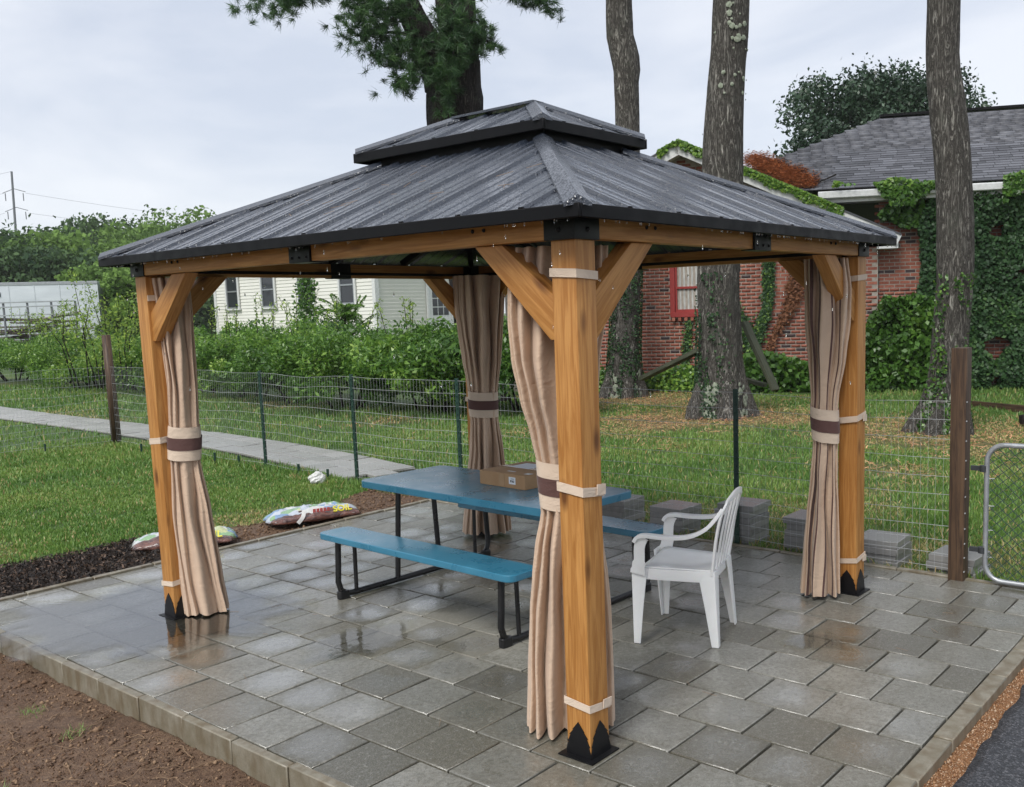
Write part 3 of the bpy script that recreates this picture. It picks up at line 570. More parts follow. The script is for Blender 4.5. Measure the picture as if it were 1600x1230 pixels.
# ------------------------------------------------------------------ curtains
def smooth_lerp(levels, z):
    zs = [l[0] for l in levels]
    for a, b in zip(levels, levels[1:]):
        if a[0] >= z >= b[0]:
            t = (a[0]-z)/(a[0]-b[0]); t = t*t*(3-2*t)*.5+t*.5; return [p+(q-p)*t for p, q in zip(a[1:], b[1:])]
    return list(levels[0][1:]) if z > zs[0] else list(levels[-1][1:])
def curtain(P, w, levels, depth, n, seed, label, straps, stripes=(), tie=(1.015, 1.215), hem=0., ampk=1.):
    """levels: (z, left, right) along w from P; depth: (z, half depth); hangs as one pleated sheet gathered in a bundle"""
    wv = Vector((w[0], w[1])).normalized(); vv = Vector((-wv.y, wv.x)); rr = random.Random(seed)
    if vv.dot(Vector((P[0]-CAMP[0], P[1]-CAMP[1]))) < 0: vv = -vv
    ph = [rr.uniform(-.5, .5) for _ in range(8)]; K = 168; zt, zb = levels[0][0], levels[-1][0]; NZ = 64
    zs = [zt+(zb-zt)*i/(NZ-1) for i in range(NZ)]; ver = []; fac = []; mats = []
    def ring(z, extra=0, flat=1.):
        l, r = smooth_lerp(levels, z); hd = smooth_lerp([(a, b) for a, b in depth], z)[0]; a = (r-l)/2+extra; c = (l+r)/2; b = hd+extra; out = []
        tz = abs(z-sum(tie)/2); gather = sstep(0, .5, tz); amp = (.013+.034*gather)*flat*ampk
        for k in range(K):
            t = 2*math.pi*k/K; tt = t + .10*math.sin(2*t+ph[0]) + .08*math.sin(3*t+ph[1]) + .05*math.sin(3.1*z+ph[2])*gather
            sp = math.sin(n*tt/2+ph[3]+.35*math.sin(1.7*z+ph[4])*gather); pl = (abs(sp)**.55)*2-1.2
            ce, se = math.cos(t), math.sin(t); x = c+a*math.copysign(abs(ce)**.8, ce); y = b*math.copysign(abs(se)**.8, se)
            x -= .3*amp*pl*ce*0 ; g = amp*(pl*(.45+1.1*float(vn(t*2.1+ph[5]*9+3, z*.8+seed, seed)))+.30*math.sin(n*1.27*t+ph[6]*4+.8*math.sin(2.3*z))); x += g*ce*.18 - (amp*.18 if ce > 0 else -amp*.18)*0; y += g*se*1.0
            x += .006*math.sin(9*z+5*t+ph[5])*gather*abs(se)
            out.append((P[0]+wv.x*x+vv.x*y, P[1]+wv.y*x+vv.y*y, z))
        return out
    for i, z in enumerate(zs):
        rg = ring(z)
        if i == NZ-1: rg = [(x, y, z+.004*math.sin(k*.17)+hem*(1 if k > K/2 else 0)*math.sin(2*math.pi*k/K)) for k, (x, y, _) in enumerate(rg)]
        ver += rg
    st = set()
    for s in stripes:
        for k in range(int(s[0]*K), int(s[1]*K)): st.add(k % K)
    for i in range(NZ-1):
        for k in range(K):
            fac.append((i*K+k, (i+1)*K+k, (i+1)*K+(k+1) % K, i*K+(k+1) % K)); mats.append(1 if k in st else 0)
    me = mesh(ver, fac, True); me.materials.append(M_tan); me.materials.append(M_brown); me.polygons.foreach_set('material_index', mats)
    root = empty('curtain', (P[0], P[1], 0), label=label, cat='curtain', group='curtains tied back at the gazebo posts')
    def ch(name, me, mat=None):
        o = link(name, me, mat, root); o.matrix_parent_inverse = Matrix.Translation((-P[0], -P[1], 0)); return o
    ch('curtain_panel', me)
    # tie back: pale band with a brown middle
    t0, t1 = tie; h = t1-t0
    for nm, a, b, mt, ex in (('tie_band', t0-.004, t1+.004, M_tan2, .014), ('tie_stripe', t0+h*.30, t0+h*.68, M_brown, .0175)):
        vs, fs = [], []; lv = [a, (a+b)/2, b]
        for z in lv:
            l, r = smooth_lerp(levels, z); hd = smooth_lerp(depth, z)[0]; aa = (r-l)/2+ex*.4; c = (l+r)/2; bb = hd+ex+.012
            for k in range(48):
                t = 2*math.pi*k/48; ce, se = math.cos(t), math.sin(t); x = c+aa*math.copysign(abs(ce)**.7, ce); y = bb*math.copysign(abs(se)**.7, se) + .003*math.sin(5*t+ph[6])
                vs.append((P[0]+wv.x*x+vv.x*y, P[1]+wv.y*x+vv.y*y, z + .012*math.sin(t+ph[7]) - .012*ce))
        for i in range(2): fs += [(i*48+k, i*48+(k+1) % 48, (i+1)*48+(k+1) % 48, (i+1)*48+k) for k in range(48)]
        ch(nm, mesh(vs, fs, True), mt)
    # straps round the post
    (pc0, tilt) = straps
    for z, hh in ((2.005, .034), (1.135, .038), (.225, .032)):
        q = PS/2+.004; vs, fs = [], []; loop = [(-q, -q), (q, -q), (q, q), (-q, q)]; tl = tilt*(.5 if z > 2 else 1)
        for (x, y) in loop:
            for off in (0, .0025):
                s = 1+off/q
                for dz in (-hh/2, hh/2): vs.append((pc0[0]+x*s, pc0[1]+y*s, z+dz+tl*(x-y)))
        for k in range(4):
            a = 4*k; b = 4*((k+1) % 4); fs += [(a+2, b+2, b+3, a+3), (a, a+1, b+1, b), (a+1, a+3, b+3, b+1), (a, b, b+2, a+2)]
        ch('post_strap', mesh(vs, fs), M_tan2)
        if z < 2:
            tail = box('strap_tail', (pc0[0]+.045, pc0[1]-q-.006, z-.004), (.06, .004, hh*1.15), M_tan2, root, rot=(0, .10, .05)); tail.matrix_parent_inverse = Matrix.Translation((-P[0], -P[1], 0)); tail.name = 'post_strap'
wL, wN, wR, wB = (.874, -.487), (.641, -.767), (.417, -.909), (.711, -.703)
curtain((.24, 3.27), wL, [(2.125, -.215, -.010), (1.95, -.200, -.004), (1.75, -.188, -.008), (1.47, -.175, -.010), (1.21, -.186, -.014), (1.17, -.197, -.006), (1.015, -.205, -.020), (.985, -.200, -.025), (.66, -.209, .012), (.24, -.197, .050), (.015, -.185, .074)],
        [(2.125, .06), (1.5, .06), (1.1, .05), (.9, .055), (.015, .085)], 11, 3, 'tan curtain tied back at the left front post by the big puddle', ((.012+PS/2, LY-PS/2), .10), hem=.0)
curtain((.235, .265), wN, [(2.128, -0.196, 0.198), (1.95, -0.228, 0.188), (1.82, -0.232, 0.176), (1.66, -0.222, 0.146), (1.49, -0.192, 0.136), (1.33, -0.154, 0.126), (1.2, -0.133, 0.122), (1.16, -0.134, 0.111), (1.03, -0.126, 0.108), (0.99, -0.122, 0.121), (0.82, -0.154, 0.141), (0.71, -0.168, 0.151), (0.54, -0.186, 0.16), (0.25, -0.204, 0.164), (0.012, -0.218, 0.164)],
        [(2.128, .075), (1.6, .07), (1.1, .055), (.9, .06), (.012, .10)], 13, 5, 'tan curtain hanging behind the nearest gazebo post', ((.005+PS/2, PS/2), -.12), ampk=1.25)
curtain((2.60, .17), wR, [(2.125, -.104, .15), (1.95, -.10, .17), (1.75, -.097, .165), (1.52, -.080, .140), (1.28, -.066, .100), (1.21, -.070, .096), (1.04, -.062, .103), (.99, -.054, .095), (.75, -.069, .092), (.55, -.090, .098), (.30, -.110, .103), (.03, -.131, .108)],
        [(2.125, .08), (1.6, .08), (1.1, .055), (.9, .055), (.03, .085)], 10, 8, 'tan curtain with dark vertical piping at the right hand post', ((LX-.005-PS/2, PS/2), .14), stripes=((.635, .655), (.70, .712), (.765, .775), (.83, .84)))
curtain((2.66, 3.26), wB, [(2.16, -.145, .265), (1.90, -.138, .236), (1.70, -.122, .217), (1.49, -.100, .198), (1.27, -.073, .173), (1.20, -.071, .165), (1.04, -.073, .164), (.98, -.060, .161), (.74, -.071, .183), (.41, -.112, .207), (.035, -.161, .224)],
        [(2.16, .09), (1.6, .08), (1.1, .06), (.9, .065), (.035, .11)], 15, 12, 'tan curtain with dark folds at the rear post behind the picnic table', ((LX-PS/2, LY-PS/2), .0), ampk=1.7)
# ------------------------------------------------------------------ picnic table
T = empty('picnic_table', (1.475, 1.985, 0), rz=-.045, label='blue plastic picnic table with two benches on a black tube frame', cat='picnic table')
def slab(name, cx, cy, z, lx, ly, th, rc, mat, parent):
    pts = []
    for sx, sy, a0 in ((1, 1, 0), (-1, 1, 90), (-1, -1, 180), (1, -1, 270)):
        for k in range(7): a = math.radians(a0+15*k); pts.append((cx+sx*(lx/2-rc)+rc*math.cos(a), cy+sy*(ly/2-rc)+rc*math.sin(a)))
    return MB().prism(pts, z-th, z).build(name, mat, parent, bevel=.010, seg=3)
slab('table_top', 0, 0, .742, .745, 1.84, .048, .06, M_blue, T)
slab('bench', -.60, 0, .445, .245, 1.83, .042, .055, M_blue, T); slab('bench', .60, 0, .445, .245, 1.83, .042, .055, M_blue, T)
for y in (.775, -.775):
    pts = [(-.655, y, .41), (-.665, y, .22), (-.672, y, .12), (-.655, y, .06), (-.615, y, .030), (-.55, y, .024), (0, y, .024), (.55, y, .024), (.615, y, .030), (.655, y, .06), (.672, y, .12), (.665, y, .22), (.655, y, .41)]
    MB().tube(pts, .020, 10).build('frame_leg', M_tube, T, smooth=True)
    for s in (-1, 1):
        MB().tube([(s*.150, y*.99, .70), (s*.190, y*1.0, .03)], .019, 8).build('leg', M_tube, T, smooth=True)
        MB().tube([(s*.535, y*.99, .41), (s*.535, y*1.0, .035)], .014, 8).build('strut', M_tube, T, smooth=True)
        slab('foot_cap', s*.64, y, .055, .085, .05, .054, .02, M_tube, T)
        MB().tube([(s*.16, y*.98, .688), (s*.14, y*.45, .676)], .010, 8).build('folding_stay', M_tube, T, smooth=True)
for x, z, l in ((-.60, .395, 1.5), (.60, .395, 1.5), (-.2, .687, 1.4), (.2, .687, 1.4)):
    MB().box((x, 0, z), (.03, l, .018)).build('under_rail', M_tube, T)

# ------------------------------------------------------------------ parcel on the table
bx0 = empty('cardboard_box', (1.665, 1.835, .743), rz=-.085, label='closed brown cardboard parcel box lying on the blue table top', cat='box')
MB().box((0, 0, .046), (.42, .435, .092)).build('carton', M_card, bx0, bevel=.004)
MB().box((0, 0, .0932), (.055, .436, .0012)).build('tape', M_tape, bx0); MB().box((0, .2182, .07), (.055, .0012, .05)).build('tape', M_tape, bx0)
MB().box((-.2108, .0, .0465), (.0012, .055, .085)).build('tape', M_tape, bx0)
lb = MB().box((-.2112, -.10, .050), (.0012, .062, .046)).build('shipping_label', M_paper, bx0)
for dy, dz, w, h in ((-.004, .012, .030, .003), (.012, -.004, .009, .012), (-.008, -.006, .022, .008), (.0, .003, .036, .002)): MB().box((-.2121, -.10+dy, .050+dz), (.0006, w, h)).build('print', M_ink, lb)
MB().box((.06, .04, .0942), (.16, .19, .0008)).build('shipping_label', M_paper, bx0)
for x, y, w, l in ((-.14, -.02, .02, .07), (-.15, -.19, .04, .05), (.02, -.15, .02, .02)): MB().box((x, y, .0939), (w, l, .0006)).build('tape_patch', M_whiteprint, bx0)

# ------------------------------------------------------------------ white plastic armchair (front is local +Y)
Cn = empty('plastic_armchair', (1.563, .525, 0), rz=math.radians(16.8), label='white plastic garden armchair standing on the wet patio', cat='chair')
def ribbon(name, pts, widths, th, parent, wdir=(1, 0, 0), mat=None):
    pts = [Vector(p) for p in pts]; n = len(pts); vs, fs = [], []
    for i, p in enumerate(pts):
        t = (pts[min(i+1, n-1)]-pts[max(i-1, 0)]).normalized(); wd = Vector(wdir[i] if isinstance(wdir, list) else wdir); wd = (wd-t*wd.dot(t)).normalized(); nn = t.cross(wd)
        w = widths[i] if isinstance(widths, (list, tuple)) else widths
        for a, b in ((-1, -1), (1, -1), (1, 1), (-1, 1)): vs.append(p+wd*a*w/2+nn*b*th/2)
    for i in range(n-1): fs += [(4*i+j, 4*i+(j+1) % 4, 4*i+4+(j+1) % 4, 4*i+4+j) for j in range(4)]
    fs += [(3, 2, 1, 0), (4*n-4, 4*n-3, 4*n-2, 4*n-1)]; b = MB(); b.add(vs, fs); return b.build(name, mat or M_plastic, parent, bevel=min(.004, th*.35), seg=2)
def spline(pts, m=6):
    out = []; P_ = [Vector(p) for p in pts]
    for i in range(len(P_)-1):
        p0, p1, p2, p3 = P_[max(i-1, 0)], P_[i], P_[i+1], P_[min(i+2, len(P_)-1)]
        for k in range(m):
            t = k/m; out.append(.5*((2*p1)+(p2-p0)*t+(2*p0-5*p1+4*p2-p3)*t*t+(3*p1-p0-3*p2+p3)*t**3))
    out.append(P_[-1]); return out
# seat: dished, drooping at the front lip
vs, fs = [], []; NX, NY = 13, 13
for z_off in (0, -.008):
    for j in range(NY):
        for i in range(NX):
            u = i/(NX-1)*2-1; v = j/(NY-1); y = -.205+.45*v; half = .185+.055*v; x = u*half
            z = .415+.012*v-.014*(1-u*u)*math.sin(math.pi*min(1, v*1.05)) + .012*abs(u)**4 - (.045*max(0, (v-.84)/.16)**2)
            vs.append((x, y, z+z_off))
def q(i, j, k): return k*NX*NY+j*NX+i
for j in range(NY-1):
    for i in range(NX-1): fs += [(q(i, j, 0), q(i+1, j, 0), q(i+1, j+1, 0), q(i, j+1, 0)), (q(i, j, 1), q(i, j+1, 1), q(i+1, j+1, 1), q(i+1, j, 1))]
for i in range(NX-1): fs += [(q(i, 0, 0), q(i, 0, 1), q(i+1, 0, 1), q(i+1, 0, 0)), (q(i, NY-1, 0), q(i+1, NY-1, 0), q(i+1, NY-1, 1), q(i, NY-1, 1))]
for j in range(NY-1): fs += [(q(0, j, 0), q(0, j+1, 0), q(0, j+1, 1), q(0, j, 1)), (q(NX-1, j, 0), q(NX-1, j, 1), q(NX-1, j+1, 1), q(NX-1, j+1, 0))]
link('seat', mesh(vs, fs, True), M_plastic, Cn)
for s in (-1, 1):   # apron under the seat's sides
    ribbon('apron', spline([(s*.238, .20, .398), (s*.222, .05, .394), (s*.200, -.10, .390), (s*.188, -.195, .390)]), .062, .012, Cn, wdir=(0, 0, 1))
ribbon('apron', [(-.185, -.200, .388), (.185, -.200, .388)], .05, .007, Cn, wdir=(0, 0, 1))
ribbon('apron', [(-.225, .232, .376), (.225, .232, .376)], .045, .007, Cn, wdir=(0, 0, 1))
def chair_leg(top, bot, wt, wb, out, name='leg'):
    """angle-section leg: two flanges meeting at the outer edge, tapering down"""
    vs, fs = [], []; top, bot = Vector(top), Vector(bot); sx, sy = out
    for t in (0, .15, .5, 1):
        c = top.lerp(bot, t); w = wt+(wb-wt)*t**.8; th = .008
        pr = [(0, 0), (-sx*w, 0), (-sx*w, -sy*th), (-sx*th, -sy*th), (-sx*th, -sy*w), (0, -sy*w)]
        vs += [(c.x+a, c.y+b, c.z) for a, b in pr]
    for i in range(3): fs += [(6*i+j, 6*i+(j+1) % 6, 6*i+6+(j+1) % 6, 6*i+6+j) for j in range(6)]
    fs += [(0, 1, 2, 3, 4, 5)[::-1], (18, 19, 20, 21, 22, 23)]; b = MB(); b.add(vs, fs)
    return b.build(name, M_plastic, Cn, bevel=.003, seg=2)
for s in (-1, 1):
    chair_leg((s*.247, .245, .43), (s*.272, .232, .004), .095, .038, (s, 1)); chair_leg((s*.198, -.215, .42), (s*.222, -.240, .004), .10, .040, (s, -1))
    # arm: front support rising from the seat, then the rest sweeping back into the back frame
    ribbon('arm_support', spline([(s*.262, .205, .40), (s*.272, .190, .48), (s*.276, .185, .56), (s*.274, .165, .612)]), [.085]*3+[.075]*3+[.062]*12+[.07], .009, Cn, wdir=(0, 1, 0))
    ribbon('armrest', spline([(s*.272, .215, .585), (s*.272, .195, .612), (s*.273, .150, .623), (s*.272, .03, .618), (s*.262, -.09, .628), (s*.240, -.175, .665), (s*.213, -.225, .715), (s*.185, -.262, .768)]), .050, .020, Cn, wdir=(1, 0, 0))
    ribbon('back_frame', spline([(s*.188, -.200, .40), (s*.200, -.215, .50), (s*.205, -.232, .62), (s*.198, -.256, .73), (s*.165, -.282, .80), (s*.09, -.297, .830), (s*.0, -.300, .838)]), .034, .013, Cn, wdir=[(s, 0, 0)]*24+[(s*.6, 0, .5)]*6+[(0, 0, 1)]*7)
for k in range(4):
    x = (k-1.5)*.078; ribbon('back_slat', spline([(x*.85, -.200, .405), (x*1.0, -.222, .52), (x*1.12, -.250, .66), (x*1.05, -.290, .825)]), .026, .010, Cn, wdir=(1, 0, 0))

# ------------------------------------------------------------------ soil bags and crumpled plastic by the patio edge
def pillow(name, L, Wd, Hh, seed, mats):
    nx_, ny_ = 36, 22; vs, fs, mi = [], [], []
    for k in (1, -1):
        for j in range(ny_):
            for i in range(nx_):
                u, v_ = i/(nx_-1)*2-1, j/(ny_-1)*2-1; e = max(0, (1-abs(u)**3.2))*max(0, (1-abs(v_)**2.6)); nzv = float(fbm(u*3+seed, v_*3, seed))-.5
                nz2 = float(fbm(u*7+seed*3, v_*5+4, seed+5, 5))-.5; z = k*Hh/2*e**.45*(1+nzv*1.0+nz2*.75)*(1 if k > 0 else .5); ed = 1+.10*(float(fbm(u*4+seed, v_*4+9, 8))-.5); vs.append((u*L/2*(1-.08*v_*v_)*ed, v_*Wd/2*(1-.10*u*u)*ed, z+Hh*.28+.010*nz2))
    for k in (0, 1):
        for j in range(ny_-1):
            for i in range(nx_-1):
                a = k*nx_*ny_+j*nx_+i; f = (a, a+1, a+nx_+1, a+nx_); fs.append(f if k == 0 else f[::-1])
                mi.append(1 if (k == 1 or j < 5) else 0)
    me = mesh(vs, fs, True); bm = bmesh.new(); bm.from_mesh(me); bmesh.ops.remove_doubles(bm, verts=bm.verts, dist=1e-4); bm.to_mesh(me); bm.free()
    for q_ in mats: me.materials.append(q_)
    if len(me.polygons) == len(mi): me.polygons.foreach_set('material_index', mi)
    return me
def text(body, size, mat, parent, loc, rot, ext=.0008):
    cu = bpy.data.curves.new('t', 'FONT'); cu.body = body; cu.size = size; cu.extrude = ext; cu.align_x = 'CENTER'; cu.align_y = 'CENTER'; cu.offset = .0012
    tmp = bpy.data.objects.new('t', cu); COL.objects.link(tmp); dg = bpy.context.evaluated_depsgraph_get(); me = bpy.data.meshes.new_from_object(tmp.evaluated_get(dg)); bpy.data.objects.remove(tmp)
    me.materials.clear(); return link('lettering', me, mat, parent, loc, rot)
for (x, y, rz, L, lab, full) in ((2.29, 5.12, -.36, .86, 'colourful plastic sack of soil lying whole beside the patio edge', 1), (1.10, 5.22, -.60, .82, 'sack of soil half hidden behind the left post and its curtain', 0)):
    bg = empty('soil_bag', (x, y, -.01), rz=rz, label=lab, cat='soil bag', group='sacks of soil along the patio edge')
    link('bag_body', pillow('b', L, .44, .145, 3+full, (M_bag, M_bagd)), None, bg)
    text('SOIL', .085, M_yellow, bg, (L*.27, -.170, .104), (.85, 0, .02), .006)
    MB().box((L*.41, -.10, .10), (.06, .07, .006)).build('print', M_blueprint, bg, rot=(.45, .35, 0), bevel=.002).location = (0, 0, 0)
    if full:
        for k in range(5): MB().box((-.02+k*.032, -.155, .112), (.026, .010, .034)).build('print', M_redprint, bg, bevel=.001)
        for k in range(9): MB().box((-.02+k*.042, -.196, .052+.002*(k % 2)), (.022+.010*(k % 3), .002, .010)).build('print', M_whiteprint, bg)
        ribbon('torn_flap', spline([(-.16, -.14, .115), (-.12, -.17, .13), (-.14, -.21, .08), (-.19, -.225, .03)]), .035, .002, bg, wdir=(1, 0, 0), mat=M_whiteprint)
bm = bmesh.new(); bmesh.ops.create_icosphere(bm, subdivisions=4, radius=.085)
for v_ in bm.verts:
    c = v_.co; d_ = float(fbm(c.x*22+5, c.y*22+c.z*31+9, 3, 3)); v_.co = Vector((c.x*1.2, c.y*.9, c.z*.85))*(.62+.75*d_)
me = bpy.data.meshes.new('m'); bm.to_mesh(me); bm.free(); me.materials.append(M_whiteprint)
setp(link('crumpled_plastic', me, None, None, (3.50, 6.72, .045)), 'crumpled scrap of white plastic on the lawn by the fence', 'litter')

# ------------------------------------------------------------------ stacks of spare pavers outside the fence, every paver liftable
ordn = ['topmost', 'second from top', 'third from top', 'fourth from top', 'fifth from top', 'sixth from top', 'lowest of seven', 'lowest of eight']
pst = MB().box((0, 0, -.0235), (.315, .315, .047)).build('t', M_stack, bevel=.003, seg=1); pstd = pst.data; bpy.data.objects.remove(pst)
stacks = [(3.68, -.345, 3, "half hidden behind the square wooden post"), (3.68, .195, 4, "just right of the right gazebo post"), (3.68, .745, 6, "partly behind the curtain with dark piping"),
          (3.67, 1.345, 7, "right behind the green post by the chair"), (3.68, 2.00, 5, "above the chair arms"), (3.70, 2.60, 5, "under the table top's right end")]
for x, y, n, lab in stacks:
    for k in range(n):
        o = bpy.data.objects.new('paver', pstd); COL.objects.link(o); z = -.03+.0475*(k+1)+.001
        o.location = (x+random.uniform(-.014, .014), y+random.uniform(-.014, .014), z); o.rotation_euler = (0, 0, random.gauss(0, .03))
        setp(o, 'paver %s in stack %s' % (ordn[n-1-k] if k else 'lowest', lab), 'paver', 'spare pavers stacked outside the fence')

# ------------------------------------------------------------------ wire fence with wooden corner posts and green steel posts
def fx(y): return 3.438+.043*y
fence = empty('wire_fence', (3.42, -.42, 0), label='welded wire mesh fence running behind the patio and round the lawn', cat='fence')
def fch(o): o.parent = fence; o.matrix_parent_inverse = Matrix.Translation((-3.42, .42, 0)); return o
wp = fch(MB().box((0, 0, 0), (.105, .10, 1.62)).build('wooden_post', M_darkpost, bevel=.006)); wp.location = (fx(-.42)+.01, -.42, .735)
bm = bmesh.new(); bmesh.ops.create_cone(bm, segments=14, radius1=.075, radius2=.062, depth=1.72, cap_ends=True); me = bpy.data.meshes.new('m'); bm.to_mesh(me); bm.free()
me.materials.append(M_darkpost); me.polygons.foreach_set('use_smooth', [True]*len(me.polygons)); wl = fch(link('wooden_post', me)); wl.location = (3.985, 12.52, .82); wl.rotation_euler = (.006, -.012, 0)
wl2 = fch(link('wooden_post', me)); wl2.location = (-4.5, 13.2, .82)
def tpost(x, y, h=1.25):
    b = MB().box((0, 0, h/2-.03), (.008, .042, h)).box((.016, 0, h/2-.03), (.030, .007, h))
    for k in range(int(h/.06)): b.box((-.008, 0, .02+k*.06), (.010, .014, .012))
    o = fch(b.build('steel_post', M_greenpost)); o.location = (x, y, 0); return o
for y in (8.20, 6.29, 4.53, 1.30): tpost(fx(y), y)
for x, y in ((1.2, 12.85), (-1.6, 12.98)): tpost(x, y)
fpts = [(fx(-.42), -.42), (fx(1.3), 1.3), (fx(4.53), 4.53), (fx(6.29), 6.29), (fx(8.2), 8.2), (3.97, 12.50), (1.2, 12.85), (-1.6, 12.98), (-4.5, 13.2)]
hz = [.07, .175, .28, .38, .49, .60, .71, .82, .93, 1.045, 1.155, 1.225]; hz = [.065, .16, .255, .355, .46, .57, .69, .81, .94, 1.07, 1.195]
def wpos(seg, t, z, dev=True):
    a, b = fpts[seg], fpts[seg+1]; L = math.dist(a, b); x, y = a[0]+(b[0]-a[0])*t, a[1]+(b[1]-a[1])*t
    w = math.sin(math.pi*t); return (x+.012*w*math.sin(z*9+seg), y, z + (.022 if seg > 2 else .008)*w*math.sin(3*t*L+z*7+seg*2)-.012*w)
for z in hz:
    pts = []
    for sg in range(len(fpts)-1):
        m_ = max(4, int(math.dist(fpts[sg], fpts[sg+1])/.3)); pts += [wpos(sg, k/m_, z) for k in range(m_)]
    pts.append((*fpts[-1], z)); fch(MB().tube(pts, .0019, 4, sq=1).build('wire', M_wire))
vs, fs = [], []
for sg in range(len(fpts)-1):
    L = math.dist(fpts[sg], fpts[sg+1]); m_ = int(L/.051)
    dx, dy = (fpts[sg+1][0]-fpts[sg][0])/L, (fpts[sg+1][1]-fpts[sg][1])/L; r_ = .0008 if sg < 2 else .0010
    for k in range(1, m_):
        t = k/m_; ps = [wpos(sg, t, z) for z in (.02, .35, .8, 1.195)]; o = len(vs)
        for p in ps:
            for a, b in ((r_, 0), (-r_*.5, r_), (-r_*.5, -r_)): vs.append((p[0]+a*dy+b*dx, p[1]-a*dx+b*dy, p[2]))
        for i in range(3): fs += [(o+3*i+j, o+3*i+(j+1) % 3, o+3*i+3+(j+1) % 3, o+3*i+3+j) for j in range(3)]
setp(fch(link('upright_wire', mesh(vs, fs), M_wire)), kind='stuff')
for k, z in enumerate(hz):   # staples on the wooden post
    fch(box('staple', (fx(-.42)-.03, -.472, z), (.014, .005, .007), M_wire))
for (x, y), lab in zip(((1.9, 12.55), (3.0, 12.62), (3.72, 11.2), (3.75, 9.3), (3.76, 8.75), (3.72, 7.4), (3.66, 6.75)), ('farthest left of the stakes, in the lawn', 'just left of the round wooden post', 'between round post and left gazebo post', 'right beside the tied curtain', 'left of the first green post', 'right of the first green post', 'right behind the white plastic scrap')):
    s = MB().box((0, 0, .045), (.022, .022, .16)).build('ground_stake', M_greenpost, loc=(x, y, 0)); setp(s, 'short dark fence stake '+lab, 'stake', 'stakes pinning the fence to the lawn')

# ------------------------------------------------------------------ chain link gate
G = empty('chain_link_gate', (3.405, -.60, 0), label='galvanized chain link gate with rounded tube frame beside the wooden post', cat='gate')
gf = lambda s, z: (.012*s, -s, z)      # s along the gate (towards -y)
GL, GT, GB = 1.10, .925, .030; rr = .11; fr_ = []
for cx, cz, a0 in ((rr, GB+rr, 270), (rr, GT-rr, 180), (GL-rr, GT-rr, 90), (GL-rr, GB+rr, 0)):
    for k in range(7): a = math.radians(a0-15*k); fr_.append(gf(cx+rr*math.cos(a), cz+rr*math.sin(a)))
fr_ += fr_[:2]; MB().tube(fr_, .0165, 10, cap=False).build('gate_frame', M_galv, G, smooth=True)
for z in (.225, .765):
    b = MB().tube([(0, .02, z-.02), (0, .02, z+.02)], .026, 10).box((0, .06, z), (.022, .08, .03)); b.build('hinge', M_hingedark, G, loc=(0, 0, 0), smooth=True)
for z in (.18, .36, .52, .70): MB().tube([gf(-.018, z), gf(.05, z+.004)], .003, 5).build('tie_wire', M_wire, G)
dm = .062; s = -GT
while s < GL:
    for sg in (1, -1):
        pts = []; s0, s1 = max(.02, s), min(GL-.02, s+(GT-GB))
        if s1-s0 > .03:
            z0 = GB+.012+(s0-s); z1 = GB+.012+(s1-s); z0, z1 = min(z0, GT-.02), min(z1, GT-.02)
            if sg < 0: z0, z1 = GT-.02-(z0-GB-.012), GT-.02-(z1-GB-.012)
            m_ = max(2, int((s1-s0)/.031)); off = .004*sg
            pts = [(.012*(s0+(s1-s0)*k/m_)+off*(1 if k % 2 else -1), -(s0+(s1-s0)*k/m_), z0+(z1-z0)*k/m_) for k in range(m_+1)]
            MB().tube(pts, .0026, 4).build('mesh_wire', M_greenwire, G)
    s += dm
gp = setp(MB().tube([(3.43, -1.78, -.1), (3.43, -1.78, 1.05)], .03, 12).build('gate_post', M_galv, smooth=True), 'round steel post at the far side of the chain link gate', 'post')
# ------------------------------------------------------------------ vegetation helpers
def at(px, py, d):
    """point seen at a pixel of the photograph at horizontal distance d (for the far background)"""
    r = CF*FPX + CR*(px-800-SX) - CU*(py-615-SY); r = r/np.linalg.norm(r[:2]); return CAMP + r*d
def unit(v): return v/np.maximum(np.linalg.norm(v, axis=1, keepdims=True), 1e-9)
def leaf_quads(P, size, nrm=None, flat=.0, aspect=.55, rnd=None, jit=.35, fold=.25):
    """folded four-triangle leaves: returns verts, quad faces, per-vertex rnd"""
    n = len(P); d = unit(RNG.normal(size=(n, 3)))
    if nrm is not None: d = unit(d*(1-flat)+nrm*flat)
    a = unit(np.cross(d, unit(RNG.normal(size=(n, 3))))); b = np.cross(d, a)
    s = (size*(1+jit*RNG.normal(size=n)*.6).clip(.4, 1.8))[:, None]
    tip = P+a*s*.5; base = P-a*s*.5; l = P+b*s*aspect*.5+d*s*fold*.3-a*s*.06; r = P-b*s*aspect*.5+d*s*fold*.3-a*s*.06
    V = np.stack([base, l, tip, r], 1).reshape(-1, 3); F = np.arange(4*n).reshape(n, 4)
    R = np.repeat(rnd if rnd is not None else RNG.random(n), 4); return V, F, R
def leaf_obj(name, P, size, mat, parent=None, rnd=None, kind=None, **kw):
    V, F, R = leaf_quads(np.asarray(P), size, rnd=rnd, **kw); o = link(name, npmesh(V, F, False, dict(rnd=R)), mat)
    if parent:
        o.parent = parent; o.matrix_parent_inverse = Matrix.Translation(parent.location).inverted()
    if kind: o['kind'] = kind
    return o
